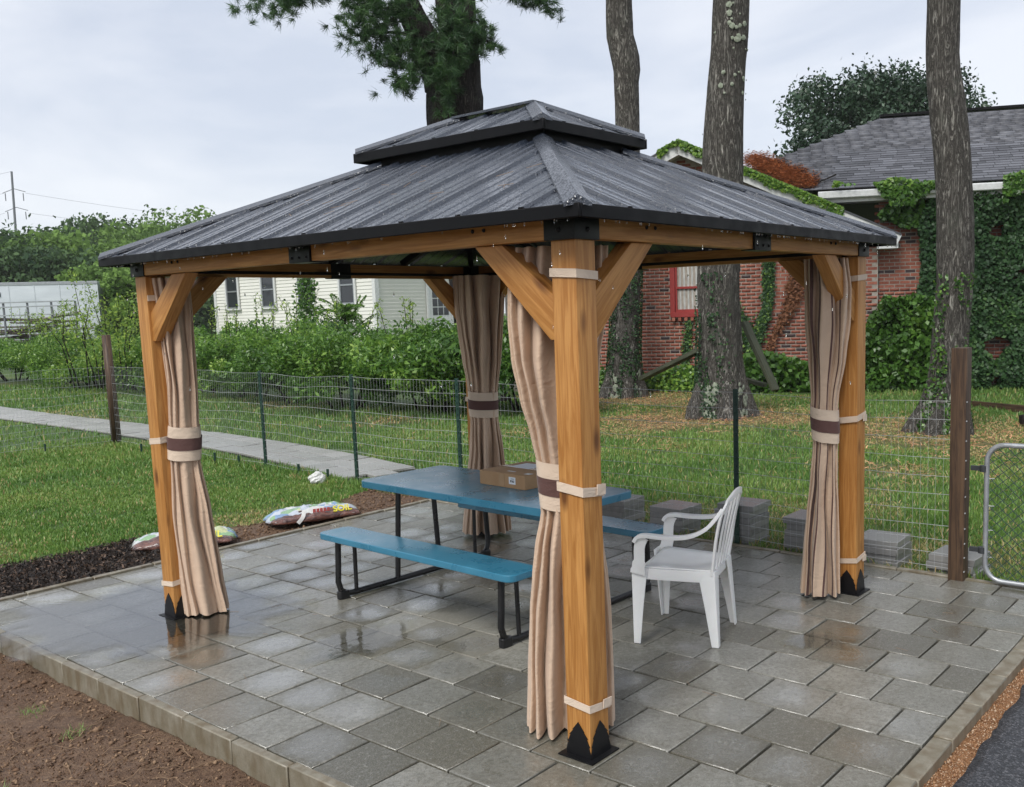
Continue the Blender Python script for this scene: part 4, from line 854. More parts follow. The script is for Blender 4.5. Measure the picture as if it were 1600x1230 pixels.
def ptube(name, pts, r, mat, parent, seg=10, lump=0., smooth=True, seed=0):
    b = MB().tube(pts, r, seg)
    if lump:
        vs = []
        for v_ in b.v: k = float(fbm(v_[0]*1.3+v_[2]*.7+seed, v_[1]*1.3+v_[2]*.5, 3)-.5)*2*lump; j = float(fbm(v_[0]*9+seed, v_[1]*9+v_[2]*1.6, 4)-.5)*lump*.9; vs.append(v_ if True else v_); 
        arrv = np.array(b.v); n = len(pts); c = np.repeat(np.array([tuple(p) for p in pts]), seg, 0)
        dv = arrv[:n*seg]-c; ang = np.arctan2(dv[:, 1], dv[:, 0]); z = arrv[:n*seg, 2]
        k = 1+lump*(fbm(np.cos(ang)*2.2+5+seed, np.sin(ang)*2.2+z*.5+5, 3)-.5)*1.6+lump*.5*(fbm(ang*7+seed, z*1.5, 9)-.5)
        arrv[:n*seg] = c+dv*k[:, None]; b.v = [tuple(q) for q in arrv]
    o = b.build(name, mat, smooth=smooth)
    if parent: o.parent = parent; o.matrix_parent_inverse = Matrix.Translation(parent.location).inverted()
    return o
def blob_cloud(centers, radii, n, squash=.8, shell=.55):
    """points through a set of leafy clumps; also a per-clump tone"""
    centers = np.asarray(centers, float); radii = np.asarray(radii, float); w = radii**2; k = RNG.choice(len(radii), n, p=w/w.sum())
    d = unit(RNG.normal(size=(n, 3))); rr = (shell+(1-shell)*RNG.random(n)**.6)[:, None]*radii[k][:, None]*(1+.18*RNG.normal(size=(n, 1)))
    P = centers[k]+d*rr*np.array([1, 1, squash]); tone = hash2(k*7+3, k*13+1, 5); return P, d, k, tone

# ------------------------------------------------------------------ grass
def keep_off(x, y):
    m_ = ~in_patio(x, y, .02) & (dirt_mask(x, y) < .35+.3*RNG.random(len(x))) & (mulch_mask(x, y) < .3) & (y > -1.05)
    dpath = np.full(len(x), 99.)
    for a, b in zip(pc, pc[1:]):
        ax, ay = a; bx, by = b; L2 = (bx-ax)**2+(by-ay)**2; t = np.clip(((x-ax)*(bx-ax)+(y-ay)*(by-ay))/L2, 0, 1); dpath = np.minimum(dpath, np.hypot(x-ax-t*(bx-ax), y-ay-t*(by-ay)))
    return m_ & (dpath > .55)
def view_ok(x, y, z=0, pad=60):
    d = np.stack([x, y, np.full_like(x, z)], 1)-CAMP; zc = d@CF; px = 800+SX+FPX*(d@CR)/np.maximum(zc, .1); return (zc > .5) & (px > -pad-150) & (px < 1600+pad+150)
xs, ys, ln = [], [], []
for (x0, x1, y0, y1, dens, hgt) in ((-3, 4, 4.8, 9, 4200, .036), (-4, 4.4, 9, 13.5, 1900, .052), (3.45, 5.5, -1.1, 8, 2600, .055), (5.5, 9, -3, 10, 1700, .052), (9, 15, -4, 13, 700, .055), (5, 10, 9, 30, 260, .08), (-6, 5, 13.5, 30, 160, .08), (10, 18, -8, 6, 200, .08)):
    n = int((x1-x0)*(y1-y0)*dens); x = RNG.uniform(x0, x1, n); y = RNG.uniform(y0, y1, n)
    clump = fbm(x*3.5, y*3.5, 40, 3); ok = keep_off(x, y) & view_ok(x, y) & (RNG.random(n) < sstep(.22, .5, clump)+.25)
    xs.append(x[ok]); ys.append(y[ok]); ln.append(hgt*(.55+1.0*clump[ok]))
# shaggy fringe along the fence foot and patio edge
n = 9000; y = RNG.uniform(-1.0, 13, n); x = fx(y)+RNG.normal(0, .09, n); ok = keep_off(x, y); xs.append(x[ok]); ys.append(y[ok]); ln.append(np.full(ok.sum(), .10))
x = np.concatenate(xs); y = np.concatenate(ys); ln = np.concatenate(ln); n = len(x)
z = gh(x, y)-.005; sm = straw_mask(x, y); a = RNG.uniform(0, 2*np.pi, n); L = ln*RNG.uniform(.5, 1.35, n)*(1-.55*sm); dist = np.hypot(x-CAMP[0], y-CAMP[1]); wd = .0022+.00042*dist
lean = RNG.uniform(.15, .75, n)+.5*sm; la = RNG.uniform(0, 2*np.pi, n); B = np.stack([x, y, z], 1)
side_ = np.stack([np.cos(a), np.sin(a), 0*a], 1)*wd[:, None]; tip = B+np.stack([np.cos(la)*L*lean, np.sin(la)*L*lean, L*np.sqrt(np.clip(1-lean**2*.6, .1, 1))], 1); midp = B+(tip-B)*.55+np.array([0, 0, 1])*(L*.10)[:, None]
V = np.stack([B-side_, B+side_, midp+side_*.7, tip, midp-side_*.7], 1).reshape(-1, 3)
i5 = np.arange(n)*5; Fq = np.stack([i5, i5+1, i5+2, i5+4], 1); Ft = np.stack([i5+4, i5+2, i5+3, i5+3], 1)
tone = fbm(x*.9, y*.9, 50)*.55+RNG.random(n)*.30; dry = (RNG.random(n) < sm*.85+.06); tone = np.where(dry, .72+.28*RNG.random(n), np.clip(tone, 0, .66))
Ftri = np.concatenate([Fq[:, [0, 1, 2]], Fq[:, [0, 2, 3]], Ft[:, :3]])
gr = link('lawn_grass', npmesh(V, Ftri, True, dict(rnd=np.repeat(tone, 5))), M_grass); setp(gr, 'short wet lawn grass with straw coloured patches', 'grass', kind='stuff')

# fallen leaves, needles and litter in the lawn
def litter(name, P, ln_, wd_, mat, lab, cat):
    n = len(P); a = RNG.uniform(0, np.pi, n); d = np.stack([np.cos(a), np.sin(a), RNG.normal(0, .12, n)], 1); s = np.stack([-np.sin(a), np.cos(a), RNG.normal(0, .1, n)], 1); L = (ln_*RNG.uniform(.5, 1.4, n))[:, None]; w = (wd_*RNG.uniform(.6, 1.3, n))[:, None]
    V = np.stack([P-d*L/2-s*w/2, P+d*L/2-s*w/2, P+d*L/2+s*w/2, P-d*L/2+s*w/2], 1).reshape(-1, 3)
    return setp(link(name, npmesh(V, np.arange(4*n).reshape(n, 4), False, dict(rnd=np.repeat(RNG.random(n), 4))), mat), lab, cat, kind='stuff')
n = 26000; x = RNG.uniform(6.5, 16, n); y = RNG.uniform(-5, 12, n); ok = RNG.random(n) < straw_mask(x, y)*.9+.03; x, y = x[ok], y[ok]
litter('pine_straw', np.stack([x, y, gh(x, y)+RNG.uniform(.005, .05, len(x))], 1), .12, .010, M_strawn, 'rust brown fallen pine needles under the big trunks', 'pine straw')

# clods, roots and weeds in the bare soil
def clods(name, x, y, z, s, mat, lab, cat):
    n = len(x); base = np.array([(1, 0, 0), (0, 1, 0), (-1, 0, 0), (0, -1, 0), (0, 0, .8), (0, 0, -.6)]); fc = np.array([(0, 1, 4), (1, 2, 4), (2, 3, 4), (3, 0, 4), (1, 0, 5), (2, 1, 5), (3, 2, 5), (0, 3, 5)])
    V = base[None]*s[:, None, None]*(1+.35*RNG.normal(size=(n, 6, 1))); a = RNG.uniform(0, 6.28, n); c_, s_ = np.cos(a)[:, None], np.sin(a)[:, None]
    V = np.stack([V[..., 0]*c_-V[..., 1]*s_, V[..., 0]*s_+V[..., 1]*c_, V[..., 2]], -1)+np.stack([x, y, z], 1)[:, None]
    F = (fc[None]+6*np.arange(n)[:, None, None]).reshape(-1, 3)
    return setp(link(name, npmesh(V.reshape(-1, 3), F, False, dict(rnd=np.repeat(RNG.random(n), 6))), mat), lab, cat, kind='stuff')
n = 26000; x = RNG.uniform(-2.6, -.77, n); y = RNG.uniform(.3, 5, n); ok = (dirt_mask(x, y) > .5) & (fbm(x*4, y*4, 61) > .38); x, y = x[ok], y[ok]; s = np.exp(RNG.normal(-5.5, .55, len(x))).clip(.0015, .018)
clods('soil_crumbs', x, y, gh(x, y)+s*.2, s, M_clod, 'loose brown soil crumbs beside the front kerb', 'soil')
n = 9000; x = RNG.uniform(.6, 3.6, n); y = RNG.uniform(4.83, 6.2, n); ok = (dirt_mask(x, y) > .4) & (mulch_mask(x, y) < .5); x, y = x[ok], y[ok]; s = np.exp(RNG.normal(-5.2, .5, len(x))).clip(.002, .02)
clods('soil_crumbs', x, y, gh(x, y)+s*.2, s, M_clod, 'brown soil strip round the sacks behind the patio', 'soil')
n = 16000; x = RNG.uniform(-1.4, 1.4, n); y = RNG.uniform(4.83, 6.0, n); ok = mulch_mask(x, y) > .4; x, y = x[ok], y[ok]
P = np.stack([x, y, gh(x, y)+RNG.uniform(.0, .03, len(x))], 1); V, F, R = leaf_quads(P, .034, aspect=.3, fold=.1); setp(link('mulch_chips', npmesh(V, F, False, dict(rnd=R)), M_chip), 'black bark mulch between lawn and patio corner', 'mulch', kind='stuff')
n = 22000; x = RNG.uniform(-.5, 4, n); y = RNG.uniform(-1.32, -1.15, n); ok = RNG.random(n) < sstep(-1.33, -1.24, y)*.9+.10; x, y = x[ok], y[ok]; s = np.exp(RNG.normal(-6.0, .45, len(x))).clip(.001, .008)
clods('gravel_grains', x, y, gh(x, y)+s*.3, s, M_grain, 'orange sandy gravel strip between kerb and asphalt', 'gravel')
b = MB(); rr_ = random.Random(4)
for k in range(70):
    x, y = rr_.uniform(-2.1, -.82), rr_.uniform(.6, 4.2)
    if k < 34: x, y = rr_.gauss(-1.05, .12), rr_.gauss(2.15, .35)
    if x > -.78: continue
    a_ = rr_.uniform(0, 6.28); pts = []; L_ = rr_.uniform(.05, .22); z0 = float(gh(np.array([x]), np.array([y]))[0])
    for i in range(6):
        t = i/5; a_ += rr_.gauss(0, .35); x += math.cos(a_)*L_/5; y += math.sin(a_)*L_/5; pts.append((min(x, -.775), y, float(gh(np.array([min(x, -.775)]), np.array([y]))[0])+.006+.02*math.sin(math.pi*t)*rr_.random()))
    b.tube(pts, rr_.uniform(.0012, .0026), 4)
setp(b.build('root_fibres', M_root), 'thin pale roots lying in the bare soil', 'roots', kind='stuff')
n = 900; cx_ = RNG.uniform(-2.0, -.95, 16); cy_ = RNG.uniform(.9, 3.9, 16); k = RNG.integers(0, 16, n); x = cx_[k]+RNG.normal(0, .035, n); y = cy_[k]+RNG.normal(0, .035, n); a = RNG.uniform(0, 6.28, n); L = RNG.uniform(.02, .06, n)
B = np.stack([x, y, gh(x, y)], 1); s_ = np.stack([np.cos(a), np.sin(a), 0*a], 1)*.0018; V = np.stack([B-s_, B+s_, B+np.stack([np.sin(a)*L*.8, -np.cos(a)*L*.8, L*.7], 1)], 1).reshape(-1, 3)
setp(link('weed_sprouts', npmesh(V, np.arange(3*n).reshape(n, 3), False, dict(rnd=np.repeat(.3+.35*RNG.random(n), 3))), M_grass), 'sparse green sprouts in the bare soil', 'weeds', kind='stuff')
# dry stalks and needles that fell on the roof and the pavers
b = MB(); rr_ = random.Random(9)
for k in range(34):
    y = rr_.uniform(.5, 2.6); v_ = rr_.uniform(.25, 1.15); x = -.128+v_; a_ = rr_.uniform(0, 3.14); L_ = rr_.uniform(.03, .10); z = 2.25+.44*v_+.012; dx, dy = math.cos(a_)*L_, math.sin(a_)*L_
    if v_ < y and .12+v_ < 3.4-y+.2 and (v_ < .95): b.tube([(x-dx/2, y-dy/2, z-.44*dx/2+.006), (x+dx/2, y+dy/2, z+.44*dx/2+.006)], .0013, 4)
for k in range(40):
    x, y = rr_.uniform(-.5, 3), rr_.uniform(-.95, 4); a_ = rr_.uniform(0, 3.14); L_ = rr_.uniform(.02, .09); b.tube([(x, y, .006), (x+math.cos(a_)*L_, y+math.sin(a_)*L_, .0065)], .0010, 4)
setp(b.build('dry_stalks', M_root), 'few dry stalks scattered over the roof and pavers', 'plant litter', kind='stuff')

# ------------------------------------------------------------------ the big trunks
def trunk_tree(name, P, w, levels, label, matb, seed, extra=None, ivy=0, ivyz=2.5, lich=0, crown=True, ivyside=None):
    wv = np.array([w[0], w[1], 0.])/math.hypot(*w); root = empty(name, (P[0], P[1], -.05), label=label, cat='tree', group='tall pines behind the fence')
    lv = sorted(levels); zs = [l[0] for l in lv]; zz = np.concatenate([np.arange(-.1, 1.2, .07), np.arange(1.2, lv[-1][0], .22)]); c = np.interp(zz, zs, [l[1] for l in lv]); r = np.interp(zz, zs, [l[2] for l in lv])
    pts = [(P[0]+wv[0]*a, P[1]+wv[1]*a, z) for a, z in zip(c, zz)]; seg = 56
    b = MB().tube(pts, list(r), seg, cap=False); A = np.array(b.v); C0 = np.repeat(np.array(pts), seg, 0); dv = A-C0; ang = np.arctan2(dv[:, 1], dv[:, 0]); z = A[:, 2]
    flare = sstep(1.0, 0, z); root_ = np.abs(np.sin(ang*2.5+seed))**2*flare*.45
    k = 1+root_+.14*(fbm(np.cos(ang)*2+9+seed, np.sin(ang)*2+z*.8+9, 3)-.5)+.10*(fbm(ang*5+seed, z*1.3, 9, 3)-.5)+.05*(fbm(ang*14, z*3, 19, 2)-.5)
    b.v = [tuple(q) for q in C0+dv*k[:, None]]; o = b.build('trunk', matb, smooth=True); o.parent = root; o.matrix_parent_inverse = Matrix.Translation(root.location).inverted()
    me = o.data; me.polygons.foreach_set('use_smooth', [True]*len(me.polygons))
    V = np.array(b.v)
    def surf(n, z0, z1, side=None, fac=1.0):
        zz_ = RNG.uniform(z0, z1, n) if fac == 1 else z0+(z1-z0)*RNG.random(n)**fac
        if side is None: an = RNG.uniform(0, 6.283, n)
        else: an = side+RNG.normal(0, .6, n)
        cc = np.interp(zz_, zs, [l[1] for l in lv]); r_ = np.interp(zz_, zs, [l[2] for l in lv])*(1.03+.18*sstep(1., 0, zz_)*np.abs(np.sin(an*2.5+seed))**2)
        nr = np.stack([np.cos(an), np.sin(an), 0*an], 1); return np.stack([P[0]+wv[0]*cc, P[1]+wv[1]*cc, zz_], 1)+nr*r_[:, None], nr
    if ivy:
        Q, nr = surf(ivy, -.05, ivyz, ivyside, 1.35); n_ = fbm(np.arctan2(nr[:, 1], nr[:, 0])*2+seed, Q[:, 2]*1.4, 70); ok = n_ > .42; Q, nr = Q[ok], nr[ok]
        leaf_obj('ivy', Q+nr*.035, (.048), M_ivy if seed != 3 else M_ivyl, root, nrm=nr, flat=.5, aspect=.8, rnd=np.clip(RNG.random(len(Q))**1.5*.75, 0, 1))
    if lich:
        Q, nr = surf(lich//6, 0., 9.5); Q2, nr2 = surf(int(lich*1.5), -.02, .55, None, 1.5); lows = RNG.uniform(.03, .085, len(Q2)); sz = np.concatenate([RNG.uniform(.008, .035, len(Q)), lows]); Q = np.concatenate([Q, Q2]); nr = np.concatenate([nr, nr2])
        if extra:
            for (zc, n__) in extra:
                an = math.atan2(CAMP[1]-P[1], CAMP[0]-P[0]); q3, n3 = surf(n__, zc-.15, zc+.15, an+.25); an_ = an+.15+RNG.normal(0, .2, n__); Q = np.concatenate([Q, q3]); nr = np.concatenate([nr, n3]); sz = np.concatenate([sz, RNG.uniform(.016, .055, n__)])
        n = len(Q); t1 = np.cross(nr, [0, 0, 1.]); m7 = 13; vs = [Q+nr*.022]
        for j in range(m7):
            a_ = 2*np.pi*j/m7; rj = sz*RNG.uniform(.78, 1.15, n); vs.append(Q+nr*.004+t1*(math.cos(a_)*rj)[:, None]+np.array([0, 0, 1.])*(math.sin(a_)*rj)[:, None])
        V_ = np.stack(vs, 1).reshape(-1, 3); i_ = np.arange(n)[:, None]*(m7+1); F_ = np.concatenate([np.concatenate([i_, i_+1+j, i_+1+(j+1) % m7], 1) for j in range(m7)])
        lo = link('lichen', npmesh(V_, F_, True), M_lichen); lo.parent = root; lo.matrix_parent_inverse = Matrix.Translation(root.location).inverted(); lo['kind'] = 'stuff'
    return root, wv
def tufts(name, centers, parent, needle=.11, per=26, spread=1., mat=None, wd=.006):
    """long-needled sprays: every centre gets a burst of needles"""
    n = len(centers); k = np.repeat(np.arange(n), per); axis = unit(RNG.normal(size=(n, 3))+np.array([0, 0, .35]))[k]; d = unit(RNG.normal(size=(n*per, 3))*.62*spread+axis); P = centers[k]+RNG.normal(0, .022, (n*per, 3))
    s = unit(np.cross(d, RNG.normal(size=(n*per, 3))))*wd/2; L = needle*RNG.uniform(.7, 1.2, n*per)[:, None]; V = np.stack([P-s, P+s, P+d*L-np.array([0, 0, 1])*L*.10+s*.3, P+d*L-np.array([0, 0, 1])*L*.10-s*.3], 1).reshape(-1, 3)
    R = np.repeat((RNG.random(n)*.65)[k]+RNG.random(n*per)*.3, 4); o = link(name, npmesh(V, np.arange(len(V)).reshape(-1, 4), False, dict(rnd=R)), mat or M_needle); o.parent = parent; o.matrix_parent_inverse = Matrix.Translation(parent.location).inverted(); return o
def high_crown(root, P, z0, z1, r, n, seed):
    """boughs and needles well above the picture"""
    rr_ = random.Random(seed); cs = []
    for k in range(9):
        a_ = rr_.uniform(0, 6.28); z = z0+(z1-z0)*k/8; L_ = r*(1-.5*k/8)*rr_.uniform(.7, 1.1); e = (P[0]+math.cos(a_)*L_, P[1]+math.sin(a_)*L_, z+.5)
        ptube('branch', [(P[0], P[1], z-.2), ((P[0]+e[0])/2, (P[1]+e[1])/2, z+.25), e], [.10, .07, .03], M_barkdark, root, 6)
        for j in range(n//9): t = rr_.uniform(.35, 1.08); cs.append((P[0]+(e[0]-P[0])*t+rr_.gauss(0, .35), P[1]+(e[1]-P[1])*t+rr_.gauss(0, .35), z+.3*t+rr_.gauss(0, .2)))
    tufts('crown', np.array(cs), root, .16, 12, 1.1, wd=.012)
Cl = [(14, .5, .2), (9, .35, .27), (6.77, .27, .30), (6.17, .24, .30), (5.77, .20, .30), (5.27, .16, .31), (4.76, .12, .33), (3.73, .08, .34), (2.36, .0, .36), (1.4, .02, .36), (.53, .01, .39), (.25, .0, .43), (0, -.01, .48), (-.1, 0, .52)]
tC, wv = trunk_tree('pine_tree', (11.123, 5.986), (.512, -.859), Cl, 'thickest pine trunk with a row of pale lichen discs, standing before the red framed window', M_bark, 1, extra=[(6.7, 7), (6.35, 9), (6.0, 9), (5.5, 6), (5.25, 4)], ivy=1800, ivyz=2.4, ivyside=math.pi*.86, lich=110)
high_crown(tC, (11.3, 5.7), 10.6, 14, 3.4, 330, 1)
Bl = [(13, .2, .17), (9, .12, .25), (8.1, .14, .26), (7.34, .15, .27), (6.96, .24, .285), (6.7, .27, .27), (6.45, .25, .25), (5.81, .26, .25), (4.91, .25, .25), (3.6, .23, .26), (2.28, .17, .28), (1.07, .08, .31), (.38, .04, .34), (0, .01, .40), (-.1, 0, .44)]
tB, _ = trunk_tree('pine_tree', (13.407, 9.764), (.597, -.802), Bl, 'slim grey pine trunk wrapped in ivy lower down, just right of the roof peak', M_bark, 4, ivy=7000, ivyz=3.4, lich=60)
high_crown(tB, (13.5, 9.6), 10.8, 13.2, 3., 270, 2)
Dl = [(13, 0, .14), (8, -.02, .2), (5.88, 0, .215), (5.04, -.0, .22), (4.44, .07, .245), (3.93, .13, .245), (3.32, .17, .245), (2.62, .20, .245), (2.01, .20, .24), (1.38, .15, .25), (.66, .12, .26), (.3, .10, .29), (0, .06, .36), (-.1, .05, .40)]
tD, _ = trunk_tree('pine_tree', (10.695, 2.139), (.315, -.949), Dl, 'rightmost pine trunk, leaning slightly, in front of the ivy covered brick wall', M_bark, 3, ivy=1500, ivyz=2.2, ivyside=math.pi*1.1, lich=100)
high_crown(tD, (10.7, 2.1), 9.5, 12.6, 2.8, 240, 3)
Al = [(6.95, -.22, .56), (6.5, -.21, .545), (6.28, -.22, .575), (5.7, -.24, .56), (4.4, -.26, .54), (2.4, -.05, .42), (1.16, .0, .42), (.34, -.01, .46), (0, -.02, .54), (-.1, 0, .58)]
PA = (11.459, 12.132); tA, wA_ = trunk_tree('pine_tree', PA, (.711, -.704), Al, 'forked dark pine with long needled foliage rising behind the gazebo roof', M_barkdark, 2, ivy=2500, ivyz=2.2)
def SA(s, z, dd=0.): return (PA[0]+wA_[0]*s+wA_[1]*-dd*-1*0+(-wA_[1])*dd, PA[1]+wA_[1]*s+wA_[0]*dd, z)
ptube('limb', [SA(-.45, 6.4), SA(-.52, 6.9), SA(-.72, 7.3), SA(-.95, 7.75), SA(-1.15, 8.3), SA(-1.5, 9.6), SA(-1.7, 11.5)], [.36, .34, .31, .27, .21, .16, .1], M_barkdark, tA, 20, .12)
ptube('limb', [SA(-.02, 6.3), SA(.02, 6.9), SA(.05, 7.4), SA(.10, 8.2), SA(.16, 10.5), SA(.2, 12.5)], [.34, .31, .25, .19, .15, .08], M_barkdark, tA, 20, .12)
ptube('limb', [SA(-.25, 6.6, .1), SA(-.2, 7.3, .15), SA(-.30, 8.2, .2), SA(-.42, 9.4, .3), SA(-.5, 11.5, .3)], [.30, .25, .22, .2, .1], M_barkdark, tA, 16, .12)
cl_, rr_ = [], random.Random(21)
def spray(p0, p1, n, sp, dz=.0):
    q0, q1 = np.array(p0), np.array(p1); ptube('branch', [p0, tuple((q0+q1)/2+np.array([0, 0, .08])), p1], [.045, .03, .012], M_barkdark, tA, 6)
    for k in range(n):
        t = rr_.uniform(.12, 1.06)**.8; c_ = q0+(q1-q0)*t+np.array([rr_.gauss(0, sp), rr_.gauss(0, sp), rr_.gauss(dz*t, sp*.8)]); cl_.append(c_)
# left bough hanging into the sky
for (a0, a1, n, sp) in ((SA(-1.2, 8.6, -.6), SA(-3.3, 8.1, -1.2), 120, .24), (SA(-1.3, 8.9, .3), SA(-4.1, 8.15, .1), 120, .24), (SA(-2.4, 8.5, -.5), SA(-3.55, 7.72, -.8), 70, .17), (SA(-1.3, 8.9, .5), SA(-2.5, 8.5, 1.), 60, .22),
    # mass left of and over the fork
    (SA(-.8, 7.7, -.5), SA(-2.1, 7.7, -.9), 130, .22), (SA(-.7, 7.3, -.5), SA(-2.05, 7.2, -.9), 110, .17), (SA(-.6, 7.0, -.5), SA(-1.65, 6.85, -.8), 95, .17), (SA(-.55, 6.8, -.5), SA(-1.35, 6.35, -.8), 80, .15), (SA(-.8, 8.0, 0), SA(-1.9, 8.35, -.4), 110, .25),
    (SA(-.3, 7.3, -.5), SA(-.35, 6.3, -.85), 95, .16), (SA(.0, 7.4, -.4), SA(-.2, 6.9, -.8), 80, .22), (SA(-.2, 8.0, -.4), SA(-.1, 7.4, -.7), 80, .25), (SA(-.3, 6.5, -.6), SA(-.35, 5.7, -.75), 40, .10),
    # right side
    (SA(.1, 7.4, -.3), SA(.62, 7.1, -.6), 42, .13), (SA(.1, 7.7, -.2), SA(.50, 7.5, -.5), 36, .15), (SA(.2, 8.5, .2), SA(1.3, 8.35, 0), 60, .17), (SA(.8, 8.6, .2), SA(1.9, 8.0, .1), 60, .13), (SA(.4, 8.9, .5), SA(1.6, 8.6, .5), 50, .2), (SA(-1.4, 9.4, 0), SA(-3.4, 9.8, -.6), 120, .35), (SA(.1, 9.8, 0), SA(1.9, 10, -.2), 110, .35), (SA(-.4, 10.5, 0), SA(.3, 11.8, -1.5), 110, .4)):
    spray(a0, a1, n, sp)
tufts('crown', np.array(cl_), tA, .15, 46, .95, wd=.010)

# ------------------------------------------------------------------ hedge shrubs along the far side of the path
hspots = [(10.2, 9.5, 1.35, 2.05), (9.35, 11.3, 1.35, 1.90), (9.1, 13.5, 1.45, 1.85), (9.5, 15.8, 1.5, 1.95), (10.0, 18.3, 1.55, 1.85), (10.1, 20.8, 1.6, 1.80), (10.0, 23.5, 1.7, 1.75), (10.1, 26.4, 1.7, 1.75), (10.3, 29.6, 1.9, 1.75), (10.4, 33.2, 2.0, 1.75)]
hl = ['broad dark green shrub at the right end of the hedge, behind the rear curtain', 'full green shrub with drooping leaves left of the rear curtain', 'leafy shrub with yellow green tips below the cream house corner', 'shrub under the sumac in the middle of the hedge',
      'shrub under the vine covered window', 'pale green shrub beneath the first two cream house windows', 'bright green shrub just right of the left gazebo post', 'shrub with tall shoots left of the left gazebo post', 'bushy shrub behind the round wooden fence post', 'leftmost shrub of the hedge at the picture edge']
rr_ = random.Random(31)
for (x, y, r, h), lab in zip(hspots, hl):
    s = empty('hedge_shrub', (x, y, 0), label=lab, cat='shrub', group='shrubs forming the hedge')
    cs, rs = [], []
    for k in range(46):
        a_ = rr_.uniform(0, 6.28); q_ = math.sqrt(rr_.random()); z = (.38+(h-.70)*rr_.random()**.8*(1-.42*q_**2.2))*rr_.uniform(.88, 1.10); cs.append((x+math.cos(a_)*r*q_*.92, y+math.sin(a_)*r*q_*.95, z)); rs.append(rr_.uniform(.24, .46))
    n = 19000; P, d, k, tone = blob_cloud(cs, rs, n, .8, .55); P[:, 2] = np.maximum(P[:, 2], .06+.1*RNG.random(n))
    rnd = np.clip(.04+tone*.42+RNG.random(n)**1.4*.50+(.12 if y > 17 else 0), 0, 1)
    leaf_obj('foliage', P, .085 if y > 12 else .095, M_hedge, s, rnd=rnd, nrm=unit(d+np.array([0, 0, .6])), flat=.45, aspect=.42, jit=.6)
    # upright shoots
    sp_ = []; b = MB()
    for k in range(5 if y < 24 else 18):
        a_ = rr_.uniform(0, 6.28); q_ = math.sqrt(rr_.random())*r*.8; x0, y0 = x+math.cos(a_)*q_, y+math.sin(a_)*q_; L_ = rr_.uniform(.25, .55)*(1. if y < 23 else 1.5); tx, ty = rr_.gauss(0, .12), rr_.gauss(0, .12)
        b.tube([(x0, y0, h-.4), (x0+tx*.5, y0+ty*.5, h-.15+L_*.5), (x0+tx, y0+ty, h-.1+L_)], [.008, .006, .003], 4)
        for j in range(26): t = j/25; sp_.append((x0+tx*t+rr_.gauss(0, .035), y0+ty*t+rr_.gauss(0, .035), h-.2+(L_+.1)*t))
    for k in range(7): a_ = rr_.uniform(0, 6.28); b.tube([(x+math.cos(a_)*.3, y+math.sin(a_)*.3, 0), (x+math.cos(a_)*r*.6, y+math.sin(a_)*r*.6, h*.65)], [.025, .012], 5)
    st = b.build('stem', M_barkdark); st['kind'] = 'stuff'; st.parent = s; st.matrix_parent_inverse = Matrix.Translation((-x, -y, 0))
    leaf_obj('shoot_leaves', np.array(sp_), .075, M_lime, s, nrm=np.tile([0, 0, 1.], (len(sp_), 1)), flat=.2, aspect=.42)
# tall shoots left of the left post
s = empty('tall_shrub', (9.6, 25.0, 0), label='taller bright shrub with long shoots reaching in front of the white trailer', cat='shrub')
sp_, b = [], MB(); top_ = []
for px, py, d in ((112, 425, 27.), (135, 440, 27), (143, 465, 26.6), (100, 470, 27.2), (160, 470, 26), (185, 460, 26), (205, 455, 26), (128, 490, 27), (60, 492, 27.5), (200, 500, 25.5), (170, 490, 26.3), (222, 470, 25.6)):
    e = at(px, py, d); b0 = np.array([9.6+rr_.uniform(-.6, .6), 25+rr_.uniform(-1.2, 1.2), .2]); b0[:2] = .65*e[:2]+.35*b0[:2]; m_ = (b0+e)/2+np.array([rr_.gauss(0, .1), rr_.gauss(0, .1), .15]); b.tube([tuple(b0), tuple(m_), tuple(e)], [.02, .012, .003], 5)
    for j in range(170):
        t = rr_.uniform(.25, 1); c_ = (1-t)**2*b0+2*t*(1-t)*m_+t*t*e; sprd = .05+.34*(1-t); sp_.append(c_+np.array([rr_.gauss(0, sprd), rr_.gauss(0, sprd), rr_.gauss(0, sprd*.8)]))
st = b.build('stem', M_barkdark); st['kind'] = 'stuff'; st.parent = s; st.matrix_parent_inverse = Matrix.Translation((-9.6, -25, 0)); leaf_obj('foliage', np.array(sp_), .085, M_lime, s, aspect=.42)
# compound-leaved sumac
e0 = at(540, 545, 27.5); s = empty('sumac_shrub', (e0[0], e0[1], 0), label='sumac with long feathery leaves standing above the hedge before the cream wall', cat='shrub'); b = MB(); sp_ = []
for k in range(26):
    tgt = at(rr_.uniform(492, 585), rr_.uniform(458, 520), 27.5+rr_.uniform(-.7, .7)); c0 = np.array([e0[0]+rr_.gauss(0, .12), e0[1]+rr_.gauss(0, .12), rr_.uniform(.9, 1.9)]); m_ = (c0+tgt)/2+np.array([0, 0, .28])
    prev = None; pts = []
    for j in range(22):
        t = j/21; c_ = (1-t)**2*c0+2*t*(1-t)*m_+t*t*tgt; pts.append(tuple(c_))
        if t > .2:
            w_ = unit(np.cross(tgt-c0, [0, 0, 1.])[None])[0]*(.13*math.sin(math.pi*min(1, t*.95))+.03)
            for sg in (-1, 1):
                for q_ in (.4, .8, 1.1): sp_.append(c_+w_*sg*q_-np.array([0, 0, .05*q_]))
    b.tube(pts[::3], .010, 4)
ptube('trunk', [(e0[0], e0[1], 0), (e0[0], e0[1]+.1, 1.0), (e0[0]+.05, e0[1], 1.9)], [.06, .05, .03], M_barkdark, s, 7)
